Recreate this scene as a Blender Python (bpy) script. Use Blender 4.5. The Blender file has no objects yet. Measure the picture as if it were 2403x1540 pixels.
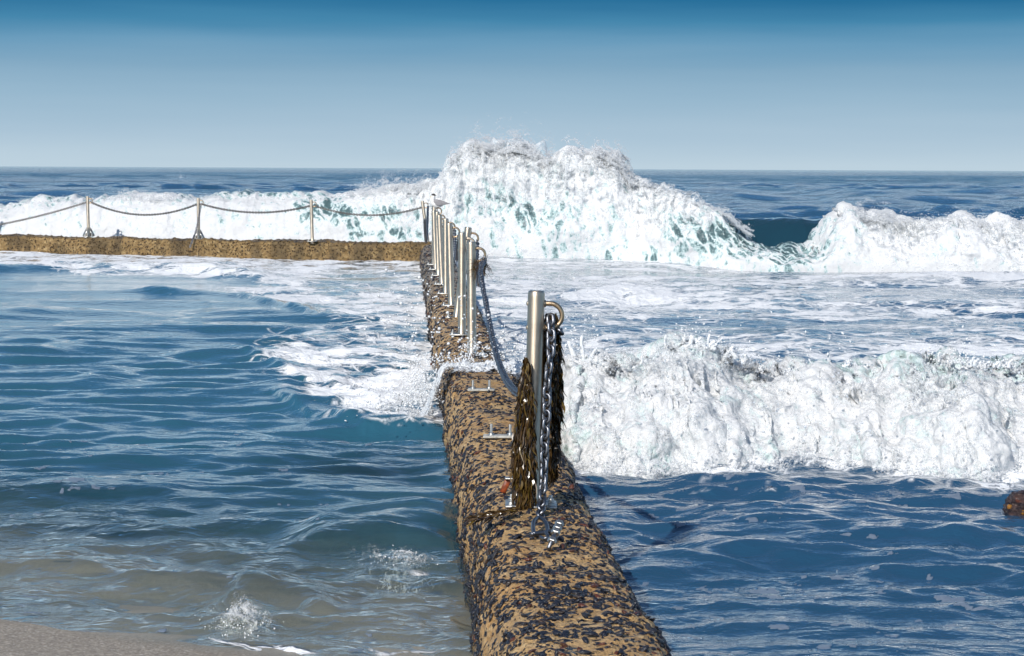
import bpy, math
import numpy as np
from mathutils import Matrix, Vector, Quaternion

R = math.radians
rng = np.random.default_rng(7)
scene = bpy.context.scene
COL = scene.collection

# ------------------------------------------------------------------ camera
CAM_Z, FOC = 2.0, 5240.0          # metres, focal length in pixels of a 2403 px wide picture
PITCH, ROLL = 4.09, 0.26
cam_d = bpy.data.cameras.new('camera')
cam = bpy.data.objects.new('camera', cam_d)
COL.objects.link(cam)
cam_d.sensor_width = 36.0
cam_d.lens = 36.0 * FOC / 2403.0
cam_d.clip_start, cam_d.clip_end = 0.1, 30000
CM = Matrix.Rotation(R(90 - PITCH), 3, 'X') @ Matrix.Rotation(R(ROLL), 3, 'Z')
cam.matrix_world = Matrix.Translation((0, 0, CAM_Z)) @ CM.to_4x4()
scene.camera = cam
M3 = np.array(CM)

def ray(u, v):
    l = np.array([(u - 1201.5) / FOC, (770 - v) / FOC, -1.0])
    return M3 @ l

def ground(u, v, z=0.0):
    d = ray(u, v); t = (z - CAM_Z) / d[2]
    return np.array([0, 0, CAM_Z]) + d * t

def at_y(u, v, Y):
    d = ray(u, v); t = Y / d[1]
    return np.array([0, 0, CAM_Z]) + d * t

def proj(X, Y, Z):
    P = np.stack([X, Y, Z - CAM_Z], -1) @ M3
    return 1201.5 + FOC * P[..., 0] / -P[..., 2], 770 - FOC * P[..., 1] / -P[..., 2]

# ------------------------------------------------------------------ noise
_G = np.array([[1,1,0],[-1,1,0],[1,-1,0],[-1,-1,0],[1,0,1],[-1,0,1],[1,0,-1],[-1,0,-1],
               [0,1,1],[0,-1,1],[0,1,-1],[0,-1,-1],[1,1,0],[0,-1,1],[-1,1,0],[0,-1,-1]], np.float32)

def _hash(x, y, z):
    with np.errstate(over='ignore'):
        h = x.astype(np.uint32) * np.uint32(374761393) + y.astype(np.uint32) * np.uint32(668265263) + z.astype(np.uint32) * np.uint32(2246822519)
        h = (h ^ (h >> np.uint32(13))) * np.uint32(1274126177)
        return h ^ (h >> np.uint32(16))

def pn(x, y, z=0.0):
    x = np.asarray(x, np.float64); y = np.asarray(y, np.float64)
    x, y, z = np.broadcast_arrays(x, y, np.asarray(z, np.float64))
    xi, yi, zi = np.floor(x).astype(np.int64), np.floor(y).astype(np.int64), np.floor(z).astype(np.int64)
    xf, yf, zf = (x - xi).astype(np.float32), (y - yi).astype(np.float32), (z - zi).astype(np.float32)
    f = lambda t: t * t * t * (t * (t * 6 - 15) + 10)
    ux, uy, uz = f(xf), f(yf), f(zf)
    out = np.zeros(x.shape, np.float32)
    for dx in (0, 1):
        wx = ux if dx else 1 - ux
        for dy in (0, 1):
            wy = uy if dy else 1 - uy
            for dz in (0, 1):
                wz = uz if dz else 1 - uz
                g = _G[_hash(xi + dx, yi + dy, zi + dz) & np.uint32(15)]
                out += wx * wy * wz * (g[..., 0] * (xf - dx) + g[..., 1] * (yf - dy) + g[..., 2] * (zf - dz))
    return out

def fbm(x, y, z=0.0, o=4, gain=0.5, mode=0):
    a, s, tot = 1.0, 0.0, 0.0
    for k in range(o):
        n = pn(np.asarray(x) + 17.3 * k, np.asarray(y) - 9.1 * k, np.asarray(z) + 5.7 * k)
        if mode == 1: n = np.abs(n) * 2 - 0.5        # billow
        if mode == 2: n = 0.6 - np.abs(n) * 2        # ridged
        s = s + a * n; tot += a
        x, y, z = np.asarray(x) * 2.03, np.asarray(y) * 2.03, np.asarray(z) * 2.03
        a *= gain
    return s / tot * 1.6

def sst(a, b, x):
    t = np.clip((x - a) / (b - a), 0, 1)
    return t * t * (3 - 2 * t)

# ------------------------------------------------------------------ object helpers
def mesh_np(name, V, F, mat=None, smooth=True, attrs=None, link=True, parent=None):
    """F: (n,4) or (n,3) int array"""
    me = bpy.data.meshes.new(name)
    V = np.asarray(V, np.float32); F = np.asarray(F, np.int32)
    k = F.shape[1]
    me.vertices.add(len(V)); me.vertices.foreach_set('co', V.ravel())
    me.loops.add(F.size); me.loops.foreach_set('vertex_index', F.ravel())
    me.polygons.add(len(F)); me.polygons.foreach_set('loop_start', np.arange(0, F.size, k, dtype=np.int32))
    me.polygons.foreach_set('use_smooth', np.full(len(F), smooth, dtype=bool))
    for an, av in (attrs or {}).items():
        a = me.attributes.new(an, 'FLOAT', 'POINT'); a.data.foreach_set('value', np.asarray(av, np.float32).ravel())
    me.update(calc_edges=True)
    if mat: me.materials.append(mat)
    o = bpy.data.objects.new(name, me)
    if link: COL.objects.link(o)
    if parent: o.parent = parent
    return o

class MB:
    """collects quads / tris into one mesh (tris stored as degenerate-free separate list)"""
    def __init__(s): s.V, s.Q, s.T = [], [], []; s.n = 0
    def add(s, V, F):
        V = np.asarray(V, np.float64); F = np.asarray(F, int)
        (s.Q if F.shape[1] == 4 else s.T).append(F + s.n)
        s.V.append(V); s.n += len(V)
    def build(s, name, mat, parent=None, smooth=True):
        V = np.concatenate(s.V)
        faces = [tuple(f) for q in s.Q for f in q] + [tuple(f) for t in s.T for f in t]
        me = bpy.data.meshes.new(name)
        me.from_pydata([tuple(v) for v in V], [], faces)
        for p in me.polygons: p.use_smooth = smooth
        me.update()
        me.materials.append(mat)
        o = bpy.data.objects.new(name, me); COL.objects.link(o)
        if parent: o.parent = parent
        return o

def grid_faces(nr, nc, wrap=False):
    i = np.arange(nr - 1)[:, None]; j = np.arange(nc if wrap else nc - 1)[None, :]
    j2 = (j + 1) % nc
    return np.stack([i * nc + j, i * nc + j2, (i + 1) * nc + j2, (i + 1) * nc + j], -1).reshape(-1, 4)

def lathe(prof, seg=24):
    """profile [(r, z)] round z"""
    a = np.arange(seg) / seg * 2 * np.pi
    V = np.array([[r * np.cos(t), r * np.sin(t), z] for r, z in prof for t in a])
    return V, grid_faces(len(prof), seg, True)

def tube(path, rad, seg=10, caps=True):
    path = np.asarray(path, float); n = len(path)
    rad = np.broadcast_to(np.asarray(rad, float), (n,))
    T = np.gradient(path, axis=0); T /= np.linalg.norm(T, axis=1)[:, None] + 1e-12
    up = np.array([0, 0, 1.0]) if abs(T[0, 2]) < .9 else np.array([0, 1.0, 0])
    N = []
    nrm = np.cross(T[0], up); nrm /= np.linalg.norm(nrm)
    for t in T:
        nrm = nrm - t * np.dot(nrm, t); nrm /= np.linalg.norm(nrm); N.append(nrm.copy())
    N = np.array(N); B = np.cross(T, N)
    a = np.arange(seg) / seg * 2 * np.pi
    V = path[:, None, :] + rad[:, None, None] * (np.cos(a)[None, :, None] * N[:, None, :] + np.sin(a)[None, :, None] * B[:, None, :])
    V = V.reshape(-1, 3); F = grid_faces(n, seg, True)
    if caps:
        # collapse ends with tiny rings
        V = np.concatenate([np.repeat(path[:1], seg, 0) + (V[:seg] - path[0]) * .02, V, np.repeat(path[-1:], seg, 0) + (V[-seg:] - path[-1]) * .02])
        F = grid_faces(n + 2, seg, True)
    return V, F

def box(c, s, bev=0.0):
    c = np.asarray(c, float); s = np.asarray(s, float) / 2
    if bev <= 0: bev = min(s) * .15
    # bevelled box as stacked rounded-rect rings
    def ring(dx, dy, z):
        b = bev
        pts = [(dx, dy - b), (dx - b, dy), (-dx + b, dy), (-dx, dy - b), (-dx, -dy + b), (-dx + b, -dy), (dx - b, -dy), (dx, -dy + b)]
        return [(x, y, z) for x, y in pts]
    V = np.array(ring(.001, .001, -s[2]) if False else ring(s[0] - bev, s[1] - bev, -s[2]) + ring(s[0], s[1], -s[2] + bev) + ring(s[0], s[1], s[2] - bev) + ring(s[0] - bev, s[1] - bev, s[2]))
    F = grid_faces(4, 8, True)
    V = np.concatenate([V, [[0, 0, -s[2]], [0, 0, s[2]]]]) + c
    T = [[(k + 1) % 8, k, 32] for k in range(8)] + [[24 + k, 24 + (k + 1) % 8, 33] for k in range(8)]
    return V, F, np.array(T)

def addbox(mb, c, s, bev=0.0, M=None):
    V, F, T = box(c, s, bev)
    if M is not None: V = V @ np.array(M.to_3x3()).T + np.array(M.to_translation())
    n = mb.n
    mb.V.append(V); mb.Q.append(F + n); mb.T.append(T + n); mb.n += len(V)

def tag(o, label=None, cat=None, group=None, kind=None):
    if label: o['label'] = label
    if cat: o['category'] = cat
    if group: o['group'] = group
    if kind: o['kind'] = kind
    return o

def empty(name, loc, label, cat, group=None):
    o = bpy.data.objects.new(name, None); COL.objects.link(o); o.location = loc
    o.empty_display_size = .1
    return tag(o, label, cat, group)

# ------------------------------------------------------------------ material helpers
class NT:
    def __init__(s, name):
        s.m = bpy.data.materials.new(name); s.m.use_nodes = True
        s.t = s.m.node_tree; s.t.nodes.clear()
        s.out = s.t.nodes.new('ShaderNodeOutputMaterial')
    def n(s, typ, ins=None, **kw):
        nd = s.t.nodes.new('ShaderNode' + typ)
        for k, v in kw.items(): setattr(nd, k, v)
        for k, v in (ins or {}).items(): s.put(nd.inputs[k], v)
        return nd
    def put(s, sock, v):
        if isinstance(v, bpy.types.NodeSocket): s.t.links.new(v, sock)
        elif isinstance(v, bpy.types.Node): s.t.links.new(v.outputs[0], sock)
        else:
            if sock.type == 'RGBA' and len(v) == 3: v = (*v, 1)
            sock.default_value = v
    def math(s, op, a, b=0.0, c=None, clamp=False):
        nd = s.n('Math', operation=op, use_clamp=clamp); s.put(nd.inputs[0], a); s.put(nd.inputs[1], b)
        if c is not None: s.put(nd.inputs[2], c)
        return nd.outputs[0]
    def mr(s, v, a, b, c=0.0, d=1.0, smooth=True):
        nd = s.n('MapRange', interpolation_type='SMOOTHSTEP' if smooth else 'LINEAR')
        for k, x in zip(('Value', 'From Min', 'From Max', 'To Min', 'To Max'), (v, a, b, c, d)): s.put(nd.inputs[k], x)
        return nd.outputs[0]
    def mix(s, f, a, b, blend='MIX'):
        nd = s.n('Mix', data_type='RGBA', blend_type=blend); s.put(nd.inputs[0], f); s.put(nd.inputs[6], a); s.put(nd.inputs[7], b)
        return nd.outputs[2]
    def attr(s, name): return s.n('Attribute', attribute_name=name).outputs['Fac']
    def coord(s, scale=(1, 1, 1), which='Object'):
        tc = s.n('TexCoord').outputs[which]
        return s.n('Mapping', {'Vector': tc, 'Scale': scale}).outputs[0]
    def noise(s, vec, scale, detail=4, rough=.55, dist=0.0, out=0):
        nd = s.n('TexNoise', {'Vector': vec, 'Scale': scale, 'Detail': detail, 'Roughness': rough, 'Distortion': dist})
        return nd.outputs[out]
    def voro(s, vec, scale, feature='F1', out=0, rnd=1.0):
        nd = s.n('TexVoronoi', {'Vector': vec, 'Scale': scale, 'Randomness': rnd}, feature=feature)
        return nd.outputs[out]
    def bump(s, h, dist=1.0, strength=1.0, normal=None):
        nd = s.n('Bump', {'Height': h, 'Distance': dist, 'Strength': strength})
        if normal is not None: s.put(nd.inputs['Normal'], normal)
        return nd.outputs[0]
    def princ(s, **ins):
        return s.n('BsdfPrincipled', {k.replace('_', ' '): v for k, v in ins.items()})
    def shmix(s, f, a, b):
        nd = s.n('MixShader'); s.put(nd.inputs[0], f); s.put(nd.inputs[1], a); s.put(nd.inputs[2], b); return nd.outputs[0]
    def done(s, sh):
        s.put(s.out.inputs['Surface'], sh); return s.m

def lin(r, g, b):
    f = lambda c: (c / 255 / 12.92) if c <= 10 else ((c / 255 + .055) / 1.055) ** 2.4
    return (f(r), f(g), f(b))

# --- water: clear or deep body, sky mirror by Fresnel, floating foam from the 'foam' attribute
def water_mat(name, deep, tint, ripple):
    t = NT(name)
    P = t.coord()
    foam, clear = t.attr('foam'), t.attr('clear')
    chop = t.attr('chop')
    # ripples
    rv = t.coord((1.0, 1.5, 1.0))
    r1 = t.noise(rv, 5.0, 3, .5, .4)
    r2 = t.noise(t.coord((1.0, 1.25, 1.0)), 17.0, 3, .55, .6)
    h = t.math('ADD', t.math('MULTIPLY', r1, .050 * ripple), t.math('MULTIPLY', r2, .013 * ripple))
    h = t.math('MULTIPLY', h, chop)
    # foam pattern
    warp = t.noise(P, .9, 3, .5, 0, 1)
    wp = t.n('VectorMath', {0: warp, 1: (.55, .55, 0)}, operation='MULTIPLY').outputs[0]
    Pw = t.n('VectorMath', {0: P, 1: wp}, operation='ADD').outputs[0]
    nA = t.noise(Pw, 1.25, 7, .60, .9)
    nB = t.noise(Pw, 4.6, 5, .6, .3)
    n = t.math('ADD', t.math('MULTIPLY', nA, .72), t.math('MULTIPLY', nB, .28))
    thr = t.mr(foam, 0, 1, .74, .30, False)
    body = t.mr(t.math('SUBTRACT', n, thr), -.03, .045)
    lace = t.voro(Pw, 3.2, 'DISTANCE_TO_EDGE')
    lace = t.mr(lace, .02, .11, 1.0, 0.0)
    lace = t.math('MULTIPLY', lace, t.mr(t.math('SUBTRACT', n, thr), -.11, -.02))
    mask = t.math('MAXIMUM', body, t.math('MULTIPLY', lace, .75))
    mask = t.math('MULTIPLY', mask, t.mr(foam, 0.0, .06))
    # small floating flecks
    fl = t.attr('fleck')
    fm = t.mr(t.math('ADD', fl, t.math('MULTIPLY', t.math('SUBTRACT', t.noise(P, 30, 4, .65), .5), 1.7)), .40, .66)
    fb = t.mr(t.voro(P, 70, 'F1'), .1, .6, 1.0, .78)
    # normals
    bub = t.noise(Pw, 14, 4, .65)
    hf = t.math('ADD', h, t.math('MULTIPLY', t.math('MULTIPLY', mask, t.math('ADD', t.math('MULTIPLY', nB, .06), t.math('MULTIPLY', bub, .018))), 1.0))
    hf = t.math('ADD', hf, t.math('MULTIPLY', fm, .012))
    nw = t.bump(h, 1.0, 1.0)
    nfm = t.bump(hf, 1.0, 1.0)
    gloss = t.n('BsdfGlossy', {'Color': (1, 1, 1), 'Roughness': .035, 'Normal': nw})
    dif = t.n('BsdfDiffuse', {'Color': deep, 'Normal': nw})
    trn = t.n('BsdfTransparent', {'Color': t.mix(t.mr(clear, .45, .95), tint, (.93, .95, .91))})
    bodysh = t.shmix(clear, dif, trn)
    bf = t.n('NewGeometry').outputs['Backfacing']
    fr = t.n('Fresnel', {'IOR': t.mr(bf, 0, 1, 1.45, 1 / 1.45, False), 'Normal': nw})
    wat = t.shmix(fr, bodysh, gloss)
    fcol = t.mix(t.mr(bub, .3, .7), (.82, .845, .87), (.93, .935, .94))
    fsh = t.n('BsdfDiffuse', {'Color': fcol, 'Normal': nfm})
    sh = t.shmix(mask, wat, fsh)
    kcol = t.mix(fb, (.08, .105, .15), (.20, .245, .31))
    ksh = t.princ(Base_Color=kcol, Roughness=.35, Normal=nfm)
    sh = t.shmix(t.math('MULTIPLY', fm, .88), sh, ksh)
    return t.done(sh)

M_POOL = water_mat('pool_water', (.025, .110, .170), (.50, .70, .74), .55)
M_SEA = water_mat('sea_water', (.018, .074, .145), (.50, .68, .70), .85)

# --- aerated whitewater of breaking waves: foam attribute decides white / aqua / dark green
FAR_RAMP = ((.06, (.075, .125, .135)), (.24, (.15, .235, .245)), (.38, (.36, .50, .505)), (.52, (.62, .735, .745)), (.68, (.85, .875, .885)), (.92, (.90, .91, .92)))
NEAR_RAMP = ((.02, (.27, .335, .33)), (.18, (.40, .50, .49)), (.34, (.53, .635, .63)), (.52, (.66, .725, .73)), (.72, (.80, .82, .835)), (.95, (.88, .885, .89)))
def white_mat(name, sc, contrast=1.0, ramp=FAR_RAMP, fine=0.0):
    t = NT(name)
    P = t.coord()
    foam, arc = t.attr('foam'), t.attr('arc')
    sx = t.n('SeparateXYZ', {0: P})
    vec = t.n('CombineXYZ', {0: t.math('ADD', sx.outputs[0], t.math('MULTIPLY', arc, .25)), 1: t.math('MULTIPLY', arc, .70), 2: t.math('MULTIPLY', sx.outputs[1], .1)}).outputs[0]
    a = t.noise(vec, sc, 7, .62, .9)
    b = t.noise(P, sc * 3.1, 5, .62, .5)
    vor = t.voro(t.n('VectorMath', {0: vec, 1: t.n('VectorMath', {0: t.noise(P, sc, 3, .5, 0, 1), 1: (.35, .35, .35)}, operation='MULTIPLY').outputs[0]}, operation='ADD').outputs[0], sc * 1.5, 'DISTANCE_TO_EDGE')
    n = t.math('ADD', t.math('MULTIPLY', a, .62), t.math('MULTIPLY', b, .38))
    if fine: n = t.math('ADD', n, t.math('MULTIPLY', t.math('SUBTRACT', t.noise(P, sc * 8, 5, .7, 1.2), .5), fine))
    n = t.math('ADD', n, t.mr(vor, 0.0, .22, .10, -.05))
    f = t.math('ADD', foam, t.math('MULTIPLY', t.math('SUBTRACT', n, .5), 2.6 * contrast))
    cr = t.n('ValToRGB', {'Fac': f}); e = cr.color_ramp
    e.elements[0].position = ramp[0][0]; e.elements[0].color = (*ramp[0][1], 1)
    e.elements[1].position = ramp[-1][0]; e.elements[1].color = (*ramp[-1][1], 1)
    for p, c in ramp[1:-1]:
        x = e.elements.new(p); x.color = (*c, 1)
    w = t.mr(f, .3, .75)
    h = t.math('ADD', t.math('MULTIPLY', b, .06), t.math('MULTIPLY', t.noise(P, sc * 9, 4, .65), .02))
    nb = t.bump(h, 1.0 / sc * 2.2, .6)
    sh = t.princ(Base_Color=cr.outputs[0], Roughness=t.mr(w, 0, 1, .12, .55), Normal=nb, IOR=1.333,
                 Subsurface_Weight=t.math('MULTIPLY', w, .0))
    sh = t.shmix(t.math('MULTIPLY', w, .28), sh, t.n('BsdfTranslucent', {'Color': (.92, .95, .95), 'Normal': nb}))
    return t.done(sh)

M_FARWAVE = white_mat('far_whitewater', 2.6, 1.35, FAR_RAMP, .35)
M_NEARWAVE = white_mat('near_whitewater', 4.5, 1.15, NEAR_RAMP, .42)

def veil_mat(name, sc):
    t = NT(name); P = t.coord()
    d = t.attr('foam')
    a = t.noise(P, sc, 6, .68, 1.4); b = t.noise(P, sc * 4.5, 5, .7, .8)
    n = t.math('ADD', t.math('MULTIPLY', a, .7), t.math('MULTIPLY', b, .3))
    f = t.math('ADD', d, t.math('MULTIPLY', t.math('SUBTRACT', n, .5), 3.2))
    spots = t.mr(t.voro(P, sc * 7.0), .16, .24, 1, 0)
    al = t.math('MAXIMUM', t.mr(f, .46, .86), t.math('MULTIPLY', spots, t.mr(f, .16, .45)))
    p = t.princ(Base_Color=t.mix(t.mr(f, .55, .95), (.86, .885, .895), (.95, .955, .96)), Roughness=.35, IOR=1.333, Normal=t.bump(b, .10 / sc, .35))
    sh = t.shmix(.22, p, t.n('BsdfTranslucent', {'Color': (.90, .93, .94)}))
    return t.done(t.shmix(t.math('MULTIPLY', al, .58), t.n('BsdfTransparent'), sh))
M_FARVEIL = veil_mat('far_spray_veil', 3.2)
M_NEARVEIL = veil_mat('near_spray_veil', 8.0)
M_SWELL = water_mat('swell_water', (.010, .042, .066), (.5, .7, .7), 1.0)

def spray_mat():
    t = NT('spray_drops')
    p = t.princ(Base_Color=(.86, .88, .90), Roughness=.18, IOR=1.333)
    tr = t.n('BsdfTransparent', {'Color': (.93, .96, .98)})
    return t.done(t.shmix(.12, p, tr))
M_SPRAY = spray_mat()

def mist_mat():
    t = NT('spray_mist')
    p = t.n('BsdfDiffuse', {'Color': (.96, .965, .97)})
    tr = t.n('BsdfTranslucent', {'Color': (.86, .88, .9)})
    return t.done(t.shmix(.48, t.shmix(.4, p, tr), t.n('BsdfTransparent')))
M_MIST = mist_mat()

def glassdrop_mat():
    t = NT('clear_drops')
    p = t.princ(Base_Color=(.80, .83, .86), Roughness=.06, IOR=1.333)
    tr = t.n('BsdfTransparent', {'Color': (.85, .89, .92)})
    return t.done(t.shmix(.5, p, tr))
M_CLEAR = glassdrop_mat()

# --- sea wall crust
def crust_mat(name, c0, c1, c2, dark, amount, scale, stain=0.0):
    t = NT(name)
    P = t.coord()
    big = t.noise(P, 1.6, 4, .6)
    mid = t.noise(P, 14, 5, .65, .4)
    fin = t.noise(P, 70, 4, .7)
    col = t.mix(t.mr(big, .35, .65), c0, c1)
    col = t.mix(t.mr(mid, .45, .7), col, c2)
    vr = t.n('TexVoronoi', {'Vector': t.n('VectorMath', {0: P, 1: t.n('VectorMath', {0: t.noise(P, scale * .5, 3, .5, 0, 1), 1: (.10, .10, .10)}, operation='MULTIPLY').outputs[0]}, operation='ADD').outputs[0], 'Scale': scale, 'Randomness': 1.0})
    pick = t.math('GREATER_THAN', t.n('SeparateColor', {0: vr.outputs['Color']}).outputs[0], 1 - amount)
    blob = t.mr(vr.outputs['Distance'], .38, .52, 1, 0)
    dk = t.math('MULTIPLY', pick, blob)
    col = t.mix(dk, col, dark)
    col = t.mix(t.mr(fin, .50, .66, 0, .75), col, (.05, .032, .018))
    if stain: col = t.mix(t.mr(t.noise(t.coord((1.6, 1.6, .5)), 1.0, 5, .6, .5), .44, .62, 0, stain), col, (.05, .034, .014))
    wet = t.attr('wet')
    col = t.mix(t.math('MULTIPLY', wet, .65), col, (.035, .03, .02))
    h = t.math('ADD', t.math('MULTIPLY', mid, .045), t.math('ADD', t.math('MULTIPLY', fin, .014), t.math('MULTIPLY', dk, .014)))
    nb = t.bump(h, 1.0, .9)
    return t.done(t.princ(Base_Color=col, Roughness=t.mr(t.math('MAXIMUM', dk, wet), 0, 1, .5, .25), Normal=nb))
M_WALL = crust_mat('encrusted_wall', (.50, .29, .11), (.56, .36, .16), (.64, .46, .24), (.012, .014, .022), .42, 26)
M_CROSS = crust_mat('encrusted_cross_wall', (.22, .135, .045), (.30, .19, .07), (.46, .33, .15), (.045, .024, .010), .50, 24, .7)

def mussel_mat():
    t = NT('mussel_shell')
    r = t.n('NewGeometry').outputs['Random Per Island']
    cr = t.n('ValToRGB', {'Fac': r}); e = cr.color_ramp
    e.elements[0].color = (.006, .008, .016, 1); e.elements[1].position = 1; e.elements[1].color = (.10, .028, .012, 1)
    for p, c in ((.45, (.012, .014, .024)), (.8, (.022, .022, .028)), (.93, (.035, .022, .014))):
        x = e.elements.new(p); x.color = (*c, 1)
    n = t.noise(t.coord(), 90, 3, .6)
    return t.done(t.princ(Base_Color=cr.outputs[0], Roughness=t.mr(n, .3, .7, .22, .5), Normal=t.bump(n, .006)))
M_MUSSEL = mussel_mat()

def steel_mat(name, base, rough, stain=0.0, aniso=0.0, arot=0.0):
    t = NT(name)
    P = t.coord()
    br = t.noise(t.coord((90, 90, 1.2)), 3.0, 3, .6)
    blot = t.noise(P, 7, 4, .6)
    col = t.mix(t.mr(blot, .4, .7, 0, .6), base, tuple(c * .62 for c in base))
    rust = t.math('MULTIPLY', t.mr(t.noise(t.coord((1, 1, .35)), 16, 5, .65), .60, .72), stain)
    col = t.mix(rust, col, (.34, .17, .025))
    met = t.math('SUBTRACT', 1.0, rust)
    ro = t.math('ADD', t.mr(br, .3, .7, rough - .06, rough + .10), t.math('MULTIPLY', rust, .3))
    tg = t.n('Tangent', direction_type='RADIAL', axis='Z').outputs[0]
    return t.done(t.princ(Base_Color=col, Metallic=met, Roughness=ro, Normal=t.bump(br, .0012, .6), Anisotropic=aniso, Anisotropic_Rotation=arot, Tangent=tg))
M_STEEL = steel_mat('brushed_steel', (.70, .60, .475), .42, 0.0, .62, .25)
M_STAIN = steel_mat('stained_steel', (.68, .58, .455), .42, 1.0, .62, .25)
M_RING = steel_mat('bronzed_steel', (.60, .44, .28), .32)
M_CHAIN = steel_mat('chain_steel', (.23, .24, .265), .36)
M_DARKCHAIN = steel_mat('weathered_chain', (.20, .19, .18), .45)
M_PALE = steel_mat('pale_plate', (.52, .52, .50), .42)

def weed_mat():
    t = NT('kelp')
    r = t.n('NewGeometry').outputs['Random Per Island']
    cr = t.n('ValToRGB', {'Fac': r}); e = cr.color_ramp
    e.elements[0].color = (.010, .006, .003, 1); e.elements[1].position = 1; e.elements[1].color = (.13, .085, .012, 1)
    for p, c in ((.40, (.045, .025, .008)), (.75, (.085, .047, .015)), (.93, (.13, .085, .02))):
        x = e.elements.new(p); x.color = (*c, 1)
    return t.done(t.princ(Base_Color=cr.outputs[0], Roughness=.24))
M_WEED = weed_mat()

def plain(name, col, rough=.6, var=.25, sc=20, **k):
    t = NT(name)
    n = t.noise(t.coord(), sc, 4, .6)
    c = t.mix(t.mr(n, .3, .7), tuple(x * (1 - var) for x in col), tuple(min(1, x * (1 + var)) for x in col))
    return t.done(t.princ(Base_Color=c, Roughness=rough, Normal=t.bump(n, .01, .3), **k))

def sand_mat():
    t = NT('wet_sand')
    P = t.coord()
    g = t.noise(P, 160, 3, .75); m = t.noise(P, 26, 5, .65); b = t.noise(P, 1.1, 4, .6)
    dry = t.attr('dry'); reef = t.attr('reef')
    vr = t.n('TexVoronoi', {'Vector': P, 'Scale': 120.0})
    grain = t.n('SeparateColor', {0: vr.outputs['Color']}).outputs[0]
    c = t.mix(t.mr(grain, .0, 1., 0, 1, False), (.22, .18, .135), (.55, .47, .37))
    c = t.mix(t.mr(m, .35, .7, 0, .5), c, (.22, .175, .13))
    c = t.mix(t.mr(grain, .96, 1.0, 0, .8), c, (.75, .70, .62))
    # submerged sand and weedy reef patches
    sub = t.mix(t.mr(b, .42, .60), (.33, .275, .19), (.22, .195, .135))
    sub = t.mix(t.mr(m, .4, .8, 0, .6), sub, (.40, .34, .23))
    rf = t.mix(t.mr(t.noise(P, 3.2, 5, .65), .42, .58), (.012, .020, .022), (.07, .075, .055))
    sub = t.mix(reef, sub, rf)
    c = t.mix(dry, sub, c)
    h = t.math('ADD', t.math('MULTIPLY', grain, .0035), t.math('MULTIPLY', m, .012))
    return t.done(t.princ(Base_Color=c, Roughness=t.mr(dry, 0, 1, .35, .62), Normal=t.bump(h, 1.0, .8)))
M_SAND = sand_mat()

# ------------------------------------------------------------------ world + sun
SUN_EL, SUN_AZ = 33.0, 24.0        # sun behind the camera, to the left
w = bpy.data.worlds.new('World'); scene.world = w; w.use_nodes = True
wt = w.node_tree; wt.nodes.clear()
def wn(typ, **k):
    n = wt.nodes.new('ShaderNode' + typ)
    for a, b in k.items(): setattr(n, a, b)
    return n
L = wt.links.new
sky = wn('TexSky', sky_type='NISHITA', sun_disc=False)
sdir = Vector((-math.sin(R(SUN_AZ)) * math.cos(R(SUN_EL)), -math.cos(R(SUN_AZ)) * math.cos(R(SUN_EL)), math.sin(R(SUN_EL))))
sky.sun_elevation = R(SUN_EL); sky.sun_rotation = math.atan2(sdir.x, sdir.y)
sky.air_density, sky.dust_density, sky.ozone_density = 1.0, .4, 2.0
gain = wn('VectorMath', operation='SCALE'); gain.inputs['Scale'].default_value = .10
L(sky.outputs[0], gain.inputs[0])
tc = wn('TexCoord'); sep = wn('SeparateXYZ'); L(tc.outputs['Generated'], sep.inputs[0])
wnz = wn('TexNoise'); wmp = wn('Mapping'); wmp.inputs['Scale'].default_value = (5, 5, 70)
L(tc.outputs['Generated'], wmp.inputs[0]); L(wmp.outputs[0], wnz.inputs['Vector']); wnz.inputs['Scale'].default_value = 1.0; wnz.inputs['Detail'].default_value = 3
wob = wn('Math', operation='MULTIPLY_ADD'); L(wnz.outputs[0], wob.inputs[0]); wob.inputs[1].default_value = .012
L(sep.outputs[2], wob.inputs[2])
el = wn('Math', operation='MULTIPLY_ADD'); L(wob.outputs[0], el.inputs[0]); el.inputs[1].default_value = 1 / .0754; el.inputs[2].default_value = -.006 / .0754
rp = wn('ValToRGB'); L(el.outputs[0], rp.inputs[0]); e = rp.color_ramp
e.elements[0].position = 0; e.elements[0].color = (*lin(190, 210, 223), 1)
e.elements[1].position = 1; e.elements[1].color = (*lin(36, 108, 152), 1)
for p, c in ((.20, (172, 197, 215)), (.42, (152, 184, 206)), (.60, (132, 170, 196)), (.74, (108, 157, 189)), (.87, (70, 135, 173))):
    x = e.elements.new(p); x.color = (*lin(*c), 1)
# higher up, outside the picture: an added lighter sky band that brightens the water's reflections, then the deep blue of the upper sky
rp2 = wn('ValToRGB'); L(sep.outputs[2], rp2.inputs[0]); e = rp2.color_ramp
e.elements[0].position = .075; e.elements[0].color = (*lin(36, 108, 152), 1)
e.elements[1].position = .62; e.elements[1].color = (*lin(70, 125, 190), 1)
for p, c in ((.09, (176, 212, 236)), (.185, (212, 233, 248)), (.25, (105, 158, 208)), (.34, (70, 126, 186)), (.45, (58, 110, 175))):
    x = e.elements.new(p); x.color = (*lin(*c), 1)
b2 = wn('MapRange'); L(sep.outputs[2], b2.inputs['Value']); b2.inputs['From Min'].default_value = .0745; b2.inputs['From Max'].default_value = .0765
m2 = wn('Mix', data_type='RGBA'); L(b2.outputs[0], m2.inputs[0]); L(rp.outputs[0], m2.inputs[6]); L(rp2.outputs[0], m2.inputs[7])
bl = wn('MapRange', interpolation_type='SMOOTHSTEP'); L(sep.outputs[2], bl.inputs['Value'])
bl.inputs['From Min'].default_value = .22; bl.inputs['From Max'].default_value = .62
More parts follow.
